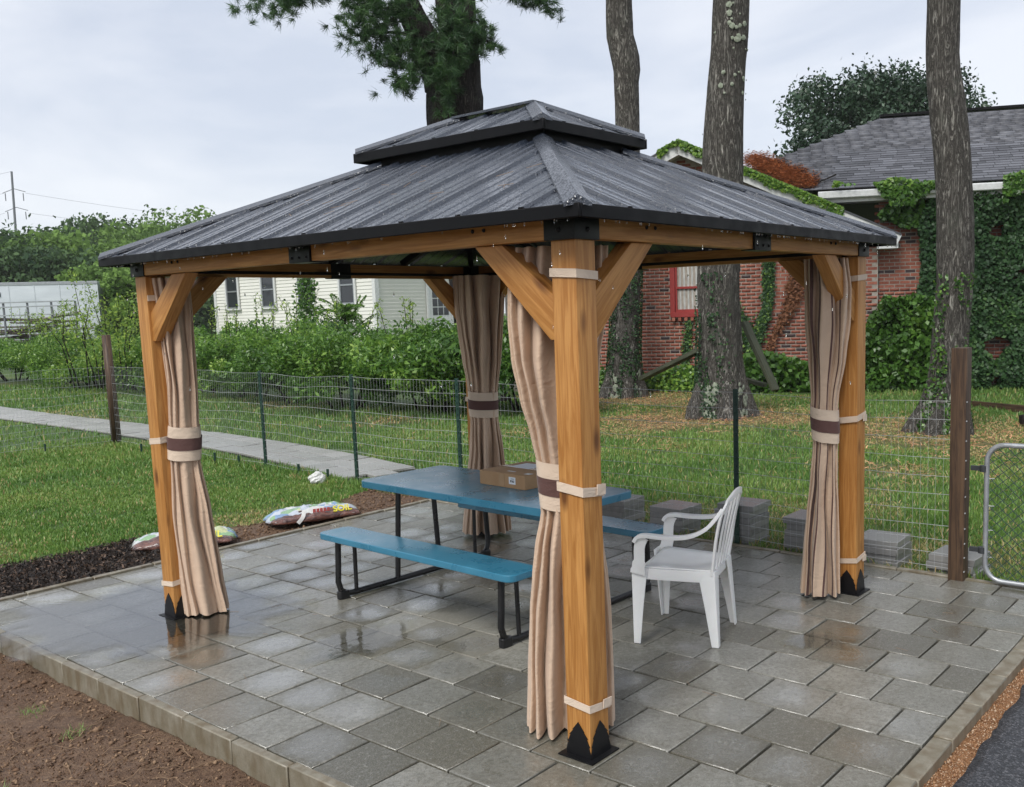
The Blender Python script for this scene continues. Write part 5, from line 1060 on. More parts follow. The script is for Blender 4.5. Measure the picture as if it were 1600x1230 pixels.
st = b.build('stem', M_barkdark); st['kind'] = 'stuff'; st.parent = s; st.matrix_parent_inverse = Matrix.Translation((-e0[0], -e0[1], 0)); leaf_obj('foliage', np.array(sp_), .095, M_hedge, s, nrm=np.tile([0, 0, 1.], (len(sp_), 1)), flat=.45, aspect=.4, rnd=np.clip(.35+.4*RNG.random(len(sp_)), 0, 1))

# ------------------------------------------------------------------ far trees
def far_tree(P, h, r, n, leaf, mat, lab, seed, z0=None, grp='trees on the far side of the field', sq=.85):
    x, y = float(P[0]), float(P[1]); s = empty('tree', (x, y, -.5), label=lab, cat='tree', group=grp); rr_ = random.Random(seed); z0 = h*.12 if z0 is None else z0
    ptube('trunk', [(x, y, -.5), (x+.1, y, h*.4), (x, y+.2, h*.75)], [r*.07+.08, r*.05+.05, .05], M_barkdark, s, 8)
    cs, rs = [], []
    for k in range(34):
        t = rr_.random(); z = z0+(h-z0)*t; rad = r*math.sqrt(max(0, math.sin(math.pi*min(.98, .12+t*.83))))*rr_.uniform(.25, .85); a_ = rr_.uniform(0, 6.28); q_ = r*rr_.uniform(.20, .36); cs.append((x+math.cos(a_)*rad, y+math.sin(a_)*rad, min(z, h-q_*.8))); rs.append(q_)
    for k in range(5): a_ = rr_.uniform(0, 6.28); ptube('limb', [(x, y, h*rr_.uniform(.25, .45)), cs[k*3]], [.09, .03], M_barkdark, s, 5)
    P_, d, k, tone = blob_cloud(cs, rs, n, sq, .55); leaf_obj('crown', P_, leaf*1.25, mat, s, rnd=np.clip(tone*.6+RNG.random(n)*.4, 0, 1), nrm=d, flat=.3, aspect=.6); return s
T_ = [(-120, 318, 96, 9, M_fardark, 'far dark tree beyond the picture left edge'), (-25, 352, 92, 8, M_fardark, 'leftmost dark tree above the white trailer'), (50, 345, 90, 7, M_fardark, 'dark rounded tree behind the power pole'), (100, 352, 84, 5.5, M_farmid, 'yellower tree right of the power pole'), (152, 326, 112, 6.8, M_fardark, 'tallest dark crown between pole and gazebo eave'),
      (206, 333, 98, 5.0, M_farmid, 'mid green crown just left of the tallest far tree gap'), (255, 335, 108, 5.5, M_farmid, 'mid green crown touching the gazebo eave'), (300, 314, 112, 7.4, M_farmid, 'round crown rising highest over the left roof slope'), (365, 350, 118, 7, M_fardark, 'far tree behind the gazebo roof'), (20, 372, 74, 5.2, M_fardark, 'low dark thicket tree right above the trailer'), (85, 378, 72, 4.6, M_fardark, 'low dark thicket tree at the trailer end'), (-60, 375, 73, 5.5, M_fardark, 'low dark tree left of the trailer roof')]
for k, (px, py, d, r, mt, lab) in enumerate(T_):
    p = at(px, py+14, d); far_tree(p, p[2], r, 6500 if d > 80 else 7500, .36 if d > 80 else .30, mt, lab, 50+k)
for k, (px, py, d, r, lab) in enumerate(((162, 412, 62, 2.6, 'pale feathery tree beside the trailer end'), (215, 425, 58, 2.6, 'pale green tree behind the left gazebo post'), (188, 380, 80, 3.6, 'loose light green tree between trailer and gazebo eave'))):
    p = at(px, py, d); far_tree(p, p[2], r, 6000, .24, M_farmid, lab, 80+k)
for k, (px, py, d, r) in enumerate(((420, 380, 130, 8), (520, 395, 135, 9), (330, 440, 95, 5), (640, 390, 130, 9))):
    p = at(px, py, d); far_tree(p, p[2], r, 4000, .4, M_fardark, ['far tree behind the cream house', 'far tree over the cream house ridge', 'small tree in the gap left of the cream house', 'far tree right of the cream house'][k], 90+k)
p = at(1352, 112, 36); far_tree(p, p[2], 3.7, 34000, .12, M_oakdark, 'dark glossy tree rising over the brick house ridge', 97, z0=3.5, grp='trees behind the brick house'); p = at(1440, 112, 37); far_tree(p, p[2], 3.0, 22000, .12, M_oakdark, 'dark crown beside the rightmost pine trunk', 98, z0=3.5, grp='trees behind the brick house')
p = at(1285, 190, 34.5); far_tree(p, p[2], 1.6, 6000, .11, M_oakdark, 'low leafy sprigs at the left end of the house ridge', 99, z0=3.5, grp='trees behind the brick house')
# ------------------------------------------------------------------ brick house (own axes: s along the front to the right, o away from the viewer)
HP = np.array([16.2, 6.6]); HA = math.radians(-65.1); HU = np.array([math.cos(HA), math.sin(HA)]); HO = np.array([-HU[1], HU[0]])     # HO points away
house = empty('brick_house', (16.2, 6.6, 0), rz=HA, label='red brick house with grey shingle roof and white eaves, partly grown over with ivy', cat='house')
# local coordinates: x = s, y = o, z
def hbox(name, c, d, mat, parent=None, bevel=0, rot=None): return box(name, c, d, mat, parent or house, bevel=bevel, rot=rot)
GPK, GS = (-2.85, 5.22), .47           # gable peak and slope
def gz_at(s): return GPK[1]-GS*abs(s-GPK[0])
WIN = (-3.14, -1.9, 1.62, 2.95)         # window opening s0,s1,z0,z1
wall = MB().prism([(-7.0, -.2), (1.28, -.2), (1.28, gz_at(1.28)-.12), (GPK[0], GPK[1]-.12), (-7.0, gz_at(-7.0)-.12)], .012, .3, lambda a, b, c: (a, c, b)).build('wall', M_mortar, house)
wall2 = hbox('wall', (5.9, .30, 1.95), (9.2, .276, 4.3), M_mortar)
back = hbox('wall', (1.7, 8.0, 1.95), (17.4, .3, 4.3), M_mortar); hbox('wall', (-6.85, 4.1, 1.95), (.3, 7.5, 4.3), M_mortar); hbox('wall', (10.35, 4.5, 1.95), (.3, 6.7, 4.3), M_mortar)
cands = []
for r in range(72):
    z = .02+r*.0762; off = .105 if r % 2 else 0.
    for k in range(-36, 56):
        s = k*.2115+off
        if s > 7.2: break
        if s < 1.24:
            if s < -4.9 or z+.06 > gz_at(s)-.14: continue
            if WIN[0]-.02 < s < WIN[1]+.02 and WIN[2]-.07 < z < WIN[3]+.02: continue
            cands.append((s, 0., z))
        elif z < 4.0: cands.append((s+.04, .15, z))
def bscore(c):
    s, o, z = c; return (0 if (.55 < s < 2.3 and 2.1 < z < 4.0) else 1 if (-1.2 < s < .6 and 1.5 < z < 2.9) else 2 if (-2.1 < s < -1. and z < 3) else 3)+abs(z-2.6)*.1
cands.sort(key=bscore)
bme = MB().box((0, 0, 0), (.194, .05, .0575)).build('b', M_brick); bmd = bme.data; bpy.data.objects.remove(bme)
for s, o, z in cands[:300]:
    q_ = bpy.data.objects.new('brick', bmd); COL.objects.link(q_); q_.parent = wall if o == 0 else wall2; q_.location = (s, o+.032+random.uniform(-.003, .003), z) if o == 0 else (s-5.9, o+.032-.30+random.uniform(-.003, .003), z-1.95)
vs, rn = [], []
bx_ = np.array([(-.097, -.02, -.029), (.097, -.02, -.029), (.097, -.02, .029), (-.097, -.02, .029), (-.097, .02, -.029), (.097, .02, -.029), (.097, .02, .029), (-.097, .02, .029)])
cc = np.array([(s, o+(.026 if o == 0 else .022), z) for s, o, z in cands[300:]]); cc[:, 1] += RNG.uniform(-.003, .003, len(cc)); V = (bx_[None]+cc[:, None]).reshape(-1, 3)
bf = np.array([(0, 1, 2, 3), (3, 2, 6, 7), (0, 4, 5, 1), (1, 5, 6, 2), (0, 3, 7, 4)]); F = (bf[None]+8*np.arange(len(cc))[:, None, None]).reshape(-1, 4)
o = link('brick', npmesh(V, F, False, dict(rnd=np.repeat(RNG.random(len(cc)), 8))), M_brick, house); o['kind'] = 'stuff'
# window: red frame, sashes, net curtain
s0, s1, z0, z1 = WIN; sc, zc = (s0+s1)/2, (z0+z1)/2; wn = hbox('window', (sc, .03, zc), (s1-s0-.02, .02, z1-z0-.02), M_glass)
def wb(n, c, d, m_, bv=.004): return box(n, (c[0]-sc, c[1]-.03, c[2]-zc), d, m_, wn, bevel=bv)
for c, d in (((s0+.05, -.02, zc), (.11, .10, z1-z0)), ((s1-.05, -.02, zc), (.11, .10, z1-z0)), ((sc, -.021, z1-.05), (s1-s0-.21, .098, .10)), ((sc, -.03, z0+.055), (s1-s0+.0, .14, .11))): wb('frame', c, d, M_redframe)
for c, d in (((s0+.13, .0, zc), (.045, .05, z1-z0-.2)), ((s1-.13, .0, zc), (.045, .05, z1-z0-.2)), ((sc, -.006, zc-.02), (s1-s0-.24, .05, .05)), ((sc, .0, z0+.14), (s1-s0-.3, .05, .06)), ((sc, .0, z1-.13), (s1-s0-.3, .05, .05))): wb('sash', c, d, M_redframe, .002)
vs, fs = [], []; nn_ = 60
for k in range(nn_+1):
    s = s0+.15+(s1-s0-.3)*k/nn_; y_ = .014+.008*math.sin(k*1.1)
    for z in (z0+.16, z1-.15): vs.append((s-sc, y_-.03, z-zc))
link('net_curtain', mesh(vs, [(2*k, 2*k+2, 2*k+3, 2*k+1) for k in range(nn_)], True), M_net, wn)
for k in range(9): hbox('sill_brick', (s0+.07+k*(s1-s0-.14)/8, -.035, z0-.045), (.068, .12, .075), M_brick, bevel=.003)
# gable rakes and gable roof
L1 = math.hypot(4.55, 4.55*GS); an = math.atan(GS)
for sg in (1, -1):
    cx, cz = GPK[0]+sg*2.25, GPK[1]-GS*2.25
    hbox('rake_board', (cx, -.36, cz-.02), (4.55/math.cos(an), .04, .24), M_white, bevel=.004, rot=(0, sg*an, 0))
    hbox('rake_soffit', (cx, -.17, cz-.12), (4.5/math.cos(an), .33, .02), M_white, rot=(0, sg*an, 0))
    hbox('gable_roof', (cx, 1.2, cz+.115), (4.62/math.cos(an), 3.2, .035), M_shingle, rot=(0, sg*an, 0))
hbox('eave_return', (1.45, -.12, gz_at(1.45)-.2), (.42, .45, .16), M_white, bevel=.004)
# main roof
E0, EZ, K_ = -.25, 4.19, .50
RO = 4.0; RL, RR = (1.52, RO, EZ+K_*(RO-E0)), (10.9, RO, EZ+K_*(RO-E0))
vs = [(-2.9, E0, EZ), (11.2, E0, EZ), RR, RL]; roofp = link('main_roof', mesh([Vector(v_)-Vector((0, 0, .01)) for v_ in vs], [(0, 1, 2, 3)]), M_shingle, house)
link('main_roof', mesh([Vector(v_)-Vector((0, 0, .01)) for v_ in [(-2.9, 9.1, EZ), (11.2, 9.1, EZ), RR, RL]], [(3, 2, 1, 0)]), M_shingle, house)
link('main_roof', mesh([(-2.9, E0, EZ-.01), RL, (-2.9, 9.1, EZ-.01)], [(0, 1, 2)]), M_shingle, house)
sl_ = math.hypot(1, K_); U_ = Vector((0, 1, K_)).normalized(); Nn = Vector((0, -K_, 1)).normalized(); slopeL = (RO-E0)*sl_
tabs = []
rows = int(slopeL/.145)
for r in range(rows):
    v0 = r*.145; smin = -2.9+(4.47)*(v0/slopeL); s = smin+.02+(.16 if r % 2 else 0)
    while s < 11.1:
        w = random.uniform(.24, .34); tabs.append((s, v0, min(w, 11.15-s))); s += w+.008
tabs.sort(key=lambda t: (t[1] > 2.2)+abs(t[0]-3.0)*.15 + (3 if t[0] < .3 else 0))
def tabv(s, v0, w):
    a = Vector((s, E0, EZ))+U_*v0; out = []
    for (du, dv, dn) in ((0, 0, .016), (w, 0, .016), (w, .16, .005), (0, .16, .005), (0, 0, .001), (w, 0, .001), (w, .16, .0), (0, .16, .0)): out.append(a+Vector((du, 0, 0))+U_*dv+Nn*dn)
    return out
tf = [(0, 1, 2, 3), (4, 5, 1, 0), (1, 5, 6, 2), (0, 3, 7, 4)]
shared = {}
for s, v0, w in tabs[:300]:
    wq = round(w, 2)
    if wq not in shared: shared[wq] = mesh([v_-Vector((0, E0, EZ)) for v_ in tabv(0, 0, wq)], tf)
    o = link('shingle', shared[wq], M_shingle, roofp); o.location = Vector((s, E0, EZ))+U_*v0+Nn*random.uniform(0, .003)
V, F, R = [], [], []
for s, v0, w in tabs[300:]:
    k = len(V); V += [tuple(v_) for v_ in tabv(s, v0, w)]; F += [tuple(i+k for i in f_) for f_ in tf]; R += [random.random()]*8
o = link('shingle', npmesh(V, F, False, dict(rnd=R)), M_shingle, house); o['kind'] = 'stuff'
rb = bar('ridge_vent', (RL[0]+.0, RO, RL[2]+.03), (RR[0], RO, RR[2]+.03), .26, .06, M_roofdark, house)
gut = hbox('gutter', (5.55, E0-.07, EZ-.13), (11.0, .13, .15), M_white, bevel=.02); hbox('fascia', (5.55, E0+.01, EZ-.16), (11.0, .03, .24), M_white); hbox('soffit', (5.55, E0+.22, EZ-.27), (11.0, .44, .02), M_white)
hbox('wall_vent', (1.95, .135, 3.5), (.28, .06, .20), M_galv, bevel=.005)

# needles lying in the roof valley, and a fallen stick
def hw(s, o, z): p = HP+HU*s+HO*o; return np.array([p[0], p[1], z])
def hwa(s, o, z): return np.stack([HP[0]+HU[0]*s+HO[0]*o, HP[1]+HU[1]*s+HO[1]*o, z], 1)
n = 5200; t = RNG.random(n)**1.1; ss = -1.45+t*1.35+RNG.normal(0, .16, n); oo_ = -.05+(1-t)*1.75+RNG.normal(0, .22, n); ok = (oo_ > -.2) & (ss < .15+ (oo_-1)*.1) & (ss > -1.9); ss, oo_ = ss[ok], oo_[ok]; zz_ = EZ+K_*(oo_-E0)+.02+RNG.random(len(ss))*.05
litter('roof_pine_straw', hwa(ss, oo_, zz_), .16, .022, M_strawn, 'rust brown mat of pine needles in the valley of the brick house roof', 'pine straw')
setp(MB().tube([tuple(hw(-.05, -.03, EZ+.17)), tuple(hw(.18, .10, EZ+.24)), tuple(hw(.42, .30, EZ+.36))], .018, 6).build('fallen_stick', M_barkdark), 'dark fallen stick on the shingle roof beside the needle mat', 'stick')

# climbing ivy on the walls
def ivy_plant(name, lab, P, nr, size, mat, n_vine=0, rnd=None, flat=.55):
    c = P.mean(0); r = empty(name, (float(c[0]), float(c[1]), 0), label=lab, cat='climbing plant'); leaf_obj('leaves', P, size, mat, r, nrm=nr, flat=flat, aspect=.8, rnd=rnd); return r
hn = np.array([-HO[0], -HO[1], .35])
def wall_ivy(f_, n, s_rng, z_rng, o0, dep, seed):
    s = RNG.uniform(*s_rng, n); z = RNG.uniform(*z_rng, n); ok = f_(s, z); s, z = s[ok], z[ok]; o = o0-dep*RNG.random(len(s))*(.4+fbm(s*1.6, z*1.6, seed)); return hwa(s, o, z), s, z
# dense mass right of the rightmost trunk, over the recessed wall
def f1(s, z):
    n_ = fbm(s*1.1, z*1.1, 101); l = 2.15+.5*(fbm(z*1.2, z*0+3, 7)-.5)+.15*sstep(3.2, 4., z); return (s > l-.55*sstep(2.4, 1., z)) & (n_ > .20) & ((fbm(s*2.2, z*2.2, 12) > .30) | (z < 2.2))
P, s, z = wall_ivy(f1, 70000, (1.2, 7.5), (.0, 4.15), .14, .42, 3)
tone = fbm(s*1.5, z*1.5, 14)*.6+RNG.random(len(s))*.45-.12+.25*(z < 1.9)*fbm(s*.9, z*.9, 15); ivy_plant('wall_ivy', 'thick dark ivy covering the brick wall right of the rightmost trunk', P, np.tile(hn, (len(P), 1)), .085, M_ivy, rnd=np.clip(tone, 0, 1))
# along the gutter
def f2(s, z): return (z < 4.27+.05*np.sin(s*5)) & (z > 4.23-.55*sstep(.35,.75,fbm(s*1.3, s*0, 21))-.62*sstep(1.6, .9, s)*0)
P, s, z = wall_ivy(f2, 9500, (.35, 6.2), (3.4, 4.34), E0-.12, .14, 5); ok = (np.abs(s-3.25) > .4); P = P[ok]; ivy_plant('gutter_ivy', 'fresh green creeper trailing along the white gutter', P, np.tile(hn, (len(P), 1)), .095, M_ivyl, rnd=np.clip(RNG.random(len(P))*.55+.45*sstep(4.07, 4.28, z[ok])*RNG.random(len(P))+.05, 0, 1))
P, s, z = wall_ivy(lambda s, z: (fbm(s*2.5, z*2.5, 33) > .40) & (s > 1.2) & (z > 3.25+.5*fbm(s*2, s*0, 3)), 5200, (1.2, 3.0), (3.1, 4.1), .10, .3, 9); ivy_plant('hanging_creeper', 'creeper hanging from the eave onto the brick left of the rightmost trunk', P, np.tile(hn, (len(P), 1)), .10, M_ivyl, rnd=np.clip(RNG.random(len(P))*.5, 0, 1))
# on the rake board
n = 2300; s = np.concatenate([RNG.uniform(-1.5, .55, int(n*.68)), RNG.uniform(-3.3, -1.9, n-int(n*.68))]); z = np.where(s > GPK[0], GPK[1]-GS*(s-GPK[0]), GPK[1]+GS*(s-GPK[0]))+.15-RNG.random(len(s))**2.5*.26*(fbm(s*3, s*0, 44)+.05); P = hwa(s, -.40-.06*RNG.random(len(s)), z)
ivy_plant('rake_creeper', 'yellow green creeper along the white rake board of the gable', P, np.tile(hn, (len(P), 1)), .075, M_ivyl, rnd=np.clip(.3+.7*RNG.random(len(P)), 0, 1))
# low ivy and the leafy bush at the foot of the wall
P, s, z = wall_ivy(lambda s, z: (z < .35+1.25*fbm(s*.9, s*0+2, 51)+.75*sstep(.8, 1.6, s)) & (s > -1.5), 17000, (-1.6, 2.6), (0, 2.2), .0, .7, 19); ivy_plant('leafy_bush', 'leafy green creeper heap at the foot of the brick wall', P, np.tile(hn, (len(P), 1)), .115, M_ivyl, rnd=np.clip(fbm(s*2, z*2, 6)*.6+RNG.random(len(P))*.35-.1, 0, 1), flat=.35)
P, s, z = wall_ivy(lambda s, z: (z < .30+.35*fbm(s*2, s*0+2, 61)), 5200, (-5.2, -1.2), (0, .7), .0, .4, 20); ivy_plant('ground_ivy', 'low ivy along the foot of the wall under the window', P, np.tile(hn, (len(P), 1)), .09, M_ivyl)
# climbing strands: dark green column and a reddish dead one
def strand(p, n, sp):
    out = []; Ls = [math.dist(a, b) for a, b in zip(p, p[1:])]
    for a, b, L_ in zip(p, p[1:], Ls):
        k = int(n*L_/sum(Ls)); t = RNG.random(k); q_ = RNG.normal(0, sp, (k, 2)); out.append(hwa(a[0]+(b[0]-a[0])*t+q_[:, 0], -.03-.07*RNG.random(k), a[1]+(b[1]-a[1])*t+q_[:, 1]))
    return np.concatenate(out)
P = np.concatenate([strand([(-.98, 2.95), (-1.0, 2.35), (-1.02, 1.8), (-1.2, 1.2), (-1.5, .5)], 2600, .055), strand([(-1.75, 1.75), (-1.45, 1.2), (-1.3, .7)], 900, .09)]); ivy_plant('ivy_strand', 'dark ivy strand climbing the brick between the thick trunk and right post', P, np.tile(hn, (len(P), 1)), .07, M_ivy)
P = np.concatenate([strand([(-1.15, .5), (-.85, 1.2), (-.60, 1.75), (-.52, 2.35)], 700, .04), strand([(-.7, 1.5), (-.35, 2.1), (-.5, 2.6)], 500, .06)]); ivy_plant('dead_creeper', 'rust coloured dead creeper strand on the brick wall', P, np.tile(hn, (len(P), 1)), .07, M_dead)
P = strand([(-2.75, 1.5), (-2.78, 1.0), (-2.9, .4)], 500, .05); ivy_plant('ivy_strand', 'thin ivy strand below the red framed window', P, np.tile(hn, (len(P), 1)), .065, M_ivy)
# leaning old timbers by the trunks
for (a, b, w, lab) in (((1003, 592, 17.6), (1092, 548, 16.2), .17, 'mossy old timber propped against the thickest trunk from the left'), ((1163, 503, 17.2), (1212, 610, 16.8), .17, 'mossy old timber leaning right of the thickest trunk'), ((1160, 592, 17.8), (1196, 602, 17.5), .13, 'short dark timber end at the foot of the leaning timber')):
    A, B_ = at(*a), at(*b); setp(bar('timber', A, B_, w, .07, M_oldwood, None, bevel=.01), lab, 'timber', 'old timbers by the thickest trunk')
A, B_ = at(1520, 618, 17.6), at(1650, 628, 16.6); setp(bar('bed_edging', (A[0], A[1], .03), (B_[0], B_[1], .03), .06, .12, M_darkpost, None), 'dark timber edging under the ivy at the right picture edge', 'edging')
A = at(1608, 648, 15.2); setp(bar('log', (A[0]-.05, A[1]+.10, .06), (A[0]+.5, A[1]-.5, .16), .14, .14, M_barkdark, None, bevel=.03), 'dark log lying on the needles at the right picture edge', 'log')

# ------------------------------------------------------------------ cream clapboard house
ch = empty('cream_house', (25.45, 32.6, 0), label='cream clapboard house with dark sash windows beyond the hedge', cat='house')
def cb(name, c, d, mat, parent=ch, bevel=0): return box(name, (c[0]-25.45, c[1]-32.6, c[2]), d, mat, parent, bevel=bevel)
core = cb('wall', (28.6, 39.3, 2.3), (6.1, 13.2, 5.0), M_siding)
def wpy(px, x=25.45): 
    r = CF*FPX+CR*(px-800-SX)-CU*(470-615-SY); t = (x-CAMP[0])/r[0]; return CAMP[1]+r[1]*t
def wpx(px, y=32.6):
    r = CF*FPX+CR*(px-800-SX)-CU*(470-615-SY); t = (y-CAMP[1])/r[1]; return CAMP[0]+r[0]*t
yl = wpy(337); z = 0.25; k = 0
while z < 4.7:
    b1 = cb('siding_board', (25.50, (yl+32.7)/2, z+.085), (.05, yl-32.7, .178), M_siding); b1.rotation_euler = (0, .16, 0)
    b2 = cb('siding_board', ((25.6+33)/2, 32.65, z+.085), (33-25.6, .05, .178), M_siding); b2.rotation_euler = (.16, 0, 0); z += .165
cb('corner_trim', (25.48, 32.62, 2.4), (.22, .22, 4.7), M_white); cb('corner_trim', (25.48, yl, 2.4), (.14, .2, 4.7), M_white)
for px0, px1 in ((356, 374), (411, 431), (468, 491), (533, 556)):
    ya, yb = wpy(px0), wpy(px1); yc, wd = (ya+yb)/2, abs(ya-yb); wz = cb('window', (25.43, yc, 3.3), (.03, wd, 1.8), M_glass)
    def sub(n, c, d, m_): return box(n, (c[0]-25.43, c[1]-yc, c[2]-3.3), d, m_, wz)
    for s_ in (-1, 1): sub('frame', (25.40, yc+s_*(wd/2+.04), 3.3), (.07, .10, 1.98), M_white); sub('sash', (25.405, yc+s_*(wd/2-.05), 3.3), (.05, .07, 1.78), metal('sash_grey', (.22, .23, .25), .5) if False else M_galv)
    sub('sill', (25.37, yc, 2.36), (.12, wd+.3, .08), M_white); sub('frame', (25.40, yc, 4.25), (.07, wd, .10), M_white); sub('meeting_rail', (25.40, yc, 3.30), (.05, wd-.1, .07), M_galv); sub('meeting_rail', (25.41, yc, 2.44), (.04, wd-.1, .07), M_galv)
xa, xb = wpx(670), wpx(703); dr = cb('door', ((xa+xb)/2, 32.57, 1.75), (xb-xa, .06, 2.9), M_white); xc = (xa+xb)/2; wq = (xb-xa)
for i in range(3):
    for j in range(3): box('pane', ((i-1)*wq*.26, -.035, .62+(j-1)*.42), (wq*.22, .012, .37), M_glass, dr)
for s_ in (-1, 1): cb('door_trim', (xc+s_*(wq/2+.09), 32.55, 1.9), (.14, .08, 3.2), M_white)
cb('foundation_vent', (wpx(629), 32.60, .95), (.55, .05, .5), M_white)
yy = (yl+32.6)/2; rv = [(25.0, 32.2, 4.62), (33.4, 32.2, 4.62), (33.4, yl+.4, 4.62), (25.0, yl+.4, 4.62), (29.2, 35.5, 6.3), (29.2, yl-3, 6.3)]
link('roof', mesh([(a-25.45, b-32.6, c) for a, b, c in rv], [(0, 1, 4), (1, 2, 5, 4), (2, 3, 5), (3, 0, 4, 5), (0, 3, 2, 1)]), M_shingle, ch)
# vine in front of its third window
n = 1500; t = RNG.random(n); e0, e1 = at(480, 545, 41.5), at(478, 432, 41.5); P = e0+(e1-e0)*t[:, None]+RNG.normal(0, .16, (n, 3))*(1+.8*(1-t[:, None])); r = empty('vine', (float(e0[0]), float(e0[1]), 0), label='green vine climbing past the third window of the cream house', cat='climbing plant'); leaf_obj('leaves', P, .15, M_ivyl, r, aspect=.7, rnd=np.clip(RNG.random(n)*.6, 0, 1))
bush = [(390, 500, 33, 1.1), (600, 515, 36, .9), (640, 520, 36, 1.0), (690, 515, 34, 1.0)]
for k, (px, py, d, r) in enumerate(bush):
    p = at(px, py, d); s = empty('shrub', (float(p[0]), float(p[1]), 0), label=['shrub close under the first two cream house windows', 'small shrub at the corner trim of the cream house', 'small shrub under the cream side wall', 'small shrub before the white door'][k], cat='shrub'); P, d_, kk_, tone = blob_cloud([(p[0]+random.gauss(0, r*.6), p[1]+random.gauss(0, r*.6), random.uniform(.3, p[2]-.2)) for _ in range(14)], [.42]*14, 3500); leaf_obj('foliage', P, .11, M_hedge, s, rnd=np.clip(tone*.5+RNG.random(3500)*.5, 0, 1))

# ------------------------------------------------------------------ trailer, rack, power line
A, B_ = at(-90, 445, 60), at(152, 441, 58); A[2] = B_[2] = 0; L_ = float(np.linalg.norm(A-B_)); aa = math.atan2(B_[1]-A[1], B_[0]-A[0]); cx, cy = (A[0]+B_[0])/2, (A[1]+B_[1])/2
tr_ = empty('box_trailer', (cx, cy, 0), rz=aa, label='long white box trailer parked beyond the hedge at the left', cat='trailer'); zt = float(at(60, 441, 59)[2])
MB().box((0, 1.25, (zt+1.0)/2), (L_, 2.5, zt-1.0)).build('body', M_trailer, tr_, bevel=.03); MB().box((0, -.012, zt-.08), (L_, .03, .14)).build('top_rail', M_galv, tr_); MB().box((0, -.012, 1.08), (L_, .03, .18)).build('bottom_rail', M_galv, tr_)
for k in range(int(L_/1.2)): MB().box((-L_/2+.6+k*1.2, -.008, (zt+1.0)/2), (.05, .014, zt-1.3)).build('side_post', M_trailer, tr_)
sg = MB().box((L_/2-4.85, -.02, zt-.62), (.40, .02, .24)).build('sign', M_blueprint if False else M_ink, tr_)
for k in range(5): MB().box((L_/2-4.85-.13+k*.065, -.033, zt-.62), (.035, .006, .07)).build('print', M_redprint, sg)
for x in (-L_/2+1.2, -L_/2+2.3, L_/2-1.6):
    w = MB().tube([(x, .02, .5), (x, .32, .5)], .5, 16).build('wheel', M_tube, tr_, smooth=True); MB().tube([(x, -.005, .5), (x, .05, .5)], .22, 10).build('rim', M_galv, w)
rk0, rk1 = at(-30, 500, 46), at(120, 500, 44); ra = math.atan2(rk1[1]-rk0[1], rk1[0]-rk0[0]); rl = float(np.hypot(*(rk1-rk0)[:2])); rk = empty('lumber_rack', (float(rk0[0]+rk1[0])/2, float(rk0[1]+rk1[1])/2, 0), rz=ra, label='metal rack piled with grey scrap lumber in front of the trailer', cat='rack')
zr = lambda py: float(at(60, py, 45)[2])
for x in np.linspace(-rl/2, rl/2, 5): MB().box((float(x), 0, zr(470)/2), (.06, .06, zr(474))).build('upright', M_pole, rk)
for py in (469, 476, 489): MB().box((0, -.06, zr(py+3)), (rl, .04, .05)).build('rail', M_galv, rk)
for k in range(46):
    o = MB().box((0, 0, 0), (random.uniform(1.2, 3.4), .14, .05)).build('board', M_lumber, rk); o.location = (random.uniform(-rl/2+1, rl/2-.9), random.uniform(.05, .9), random.uniform(.4, zr(484))); o.rotation_euler = (random.gauss(0, .2), random.gauss(0, .10), random.gauss(0, .10))
p0, p1 = at(31, 480, 150), at(18, 268, 150); pl = empty('power_pole', (float(p0[0]), float(p0[1]), 0), label='tall grey power pole above the far trees at the left', cat='utility pole')
def pch(o): o.parent = pl; o.matrix_parent_inverse = Matrix.Translation(pl.location).inverted(); return o
pch(MB().tube([(p0[0], p0[1], -1), tuple(p1)], [.20, .13], 8).build('pole', M_pole)); 
for py, l, r in ((300, 4, 40), (329, 8, 44)):
    a, b_ = at(l, py+2, 150), at(r, py, 150); pch(MB().tube([tuple(a), tuple((a+b_)/2+np.array([0, 0, .5])), tuple(b_)], .045, 5).build('crossarm', M_pole))
    for px in (l+4, r-4): c = at(px, py+2, 150); pch(MB().tube([tuple(c), (c[0], c[1], c[2]-1.0)], .06, 5).build('insulator', M_pole))
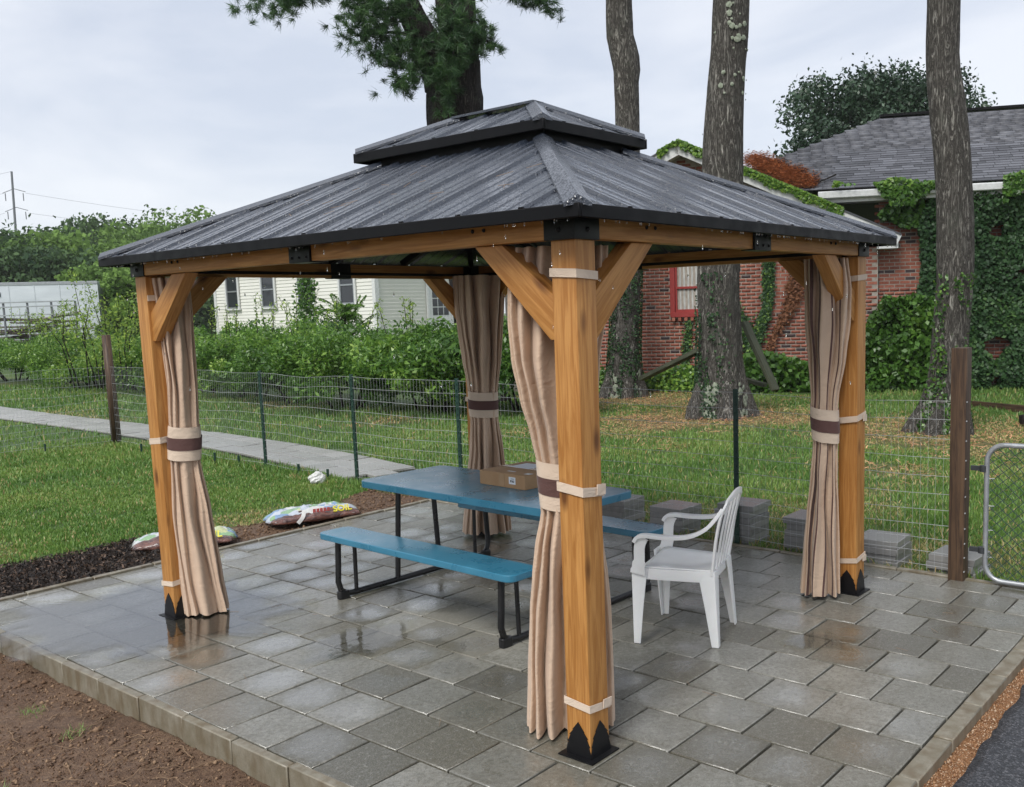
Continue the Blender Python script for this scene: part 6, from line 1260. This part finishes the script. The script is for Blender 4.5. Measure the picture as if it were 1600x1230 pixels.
for k, (a, b_) in enumerate((((-300, 262, 150), (18, 268, 150)), ((-300, 305, 150), (6, 302, 150)), ((40, 302, 150), (620, 352, 210)), ((44, 333, 150), (620, 368, 210)), ((-300, 340, 150), (8, 333, 150)))):
    A, B_ = at(*a), at(*b_); pts = [tuple(A+(B_-A)*t+np.array([0, 0, -4*1.6*t*(1-t)])) for t in np.linspace(0, 1, 14)]
    setp(MB().tube(pts, .018, 4).build('power_line', M_pole), ['topmost wire running left from the pole tip', 'upper wire running left from the upper crossarm', 'upper wire running right towards the gazebo roof', 'lower wire running right towards the gazebo roof', 'lower wire running left from the lower crossarm'][k], 'power line', 'wires on the power pole')

# rain drops hanging from and falling off the eaves
b = []; rr_ = random.Random(77); bs = np.array([(1, 0, 0), (0, 1, 0), (-1, 0, 0), (0, -1, 0), (0, 0, 1.5), (0, 0, -1)]); fc = [(0, 1, 4), (1, 2, 4), (2, 3, 4), (3, 0, 4), (1, 0, 5), (2, 1, 5), (3, 2, 5), (0, 3, 5)]
V, F = [], []
for k in range(150):
    e = rr_.random(); u = rr_.random(); fall = 0 if k < 95 else rr_.uniform(.02, .9)**2; x, y = (-.138, -.1+3.65*u) if e < .5 else (-.1+3.05*u, -.138); z = 2.194-fall
    s_ = rr_.uniform(.0025, .0045); o_ = len(V); V += [tuple(p*s_+np.array([x, y, z])) for p in bs*np.array([1, 1, 1.2 if fall == 0 else 2.2])]; F += [tuple(i+o_ for i in f_) for f_ in fc]
m = Mat('water_drop', .03, .5); m.color((.9, .93, .95)); m.b.inputs['Transmission Weight'].default_value = 1; m.b.inputs['IOR'].default_value = 1.33
setp(link('rain_drops', mesh(V, F, True), m.m), 'rain drops hanging from the roof edge and dripping down', 'rain drops', kind='stuff')

# wet summer air: far trees fade towards the sky
hz_ = MB().box((0, 0, 14.4), (1240, 1240, 31.2)).build('haze', None); hz_.data.materials.clear()
m = bpy.data.materials.new('haze'); m.use_nodes = True; m.node_tree.nodes.clear(); vo = N(m.node_tree, 'ShaderNodeVolumePrincipled', inp={'Color': (1., 1., 1., 1), 'Density': .00035, 'Anisotropy': .1}); om = N(m.node_tree, 'ShaderNodeOutputMaterial'); m.node_tree.links.new(vo.outputs[0], om.inputs['Volume'])
hz_.data.materials.append(m); setp(hz_, 'thin grey rain haze over the whole yard', 'haze', kind='stuff')
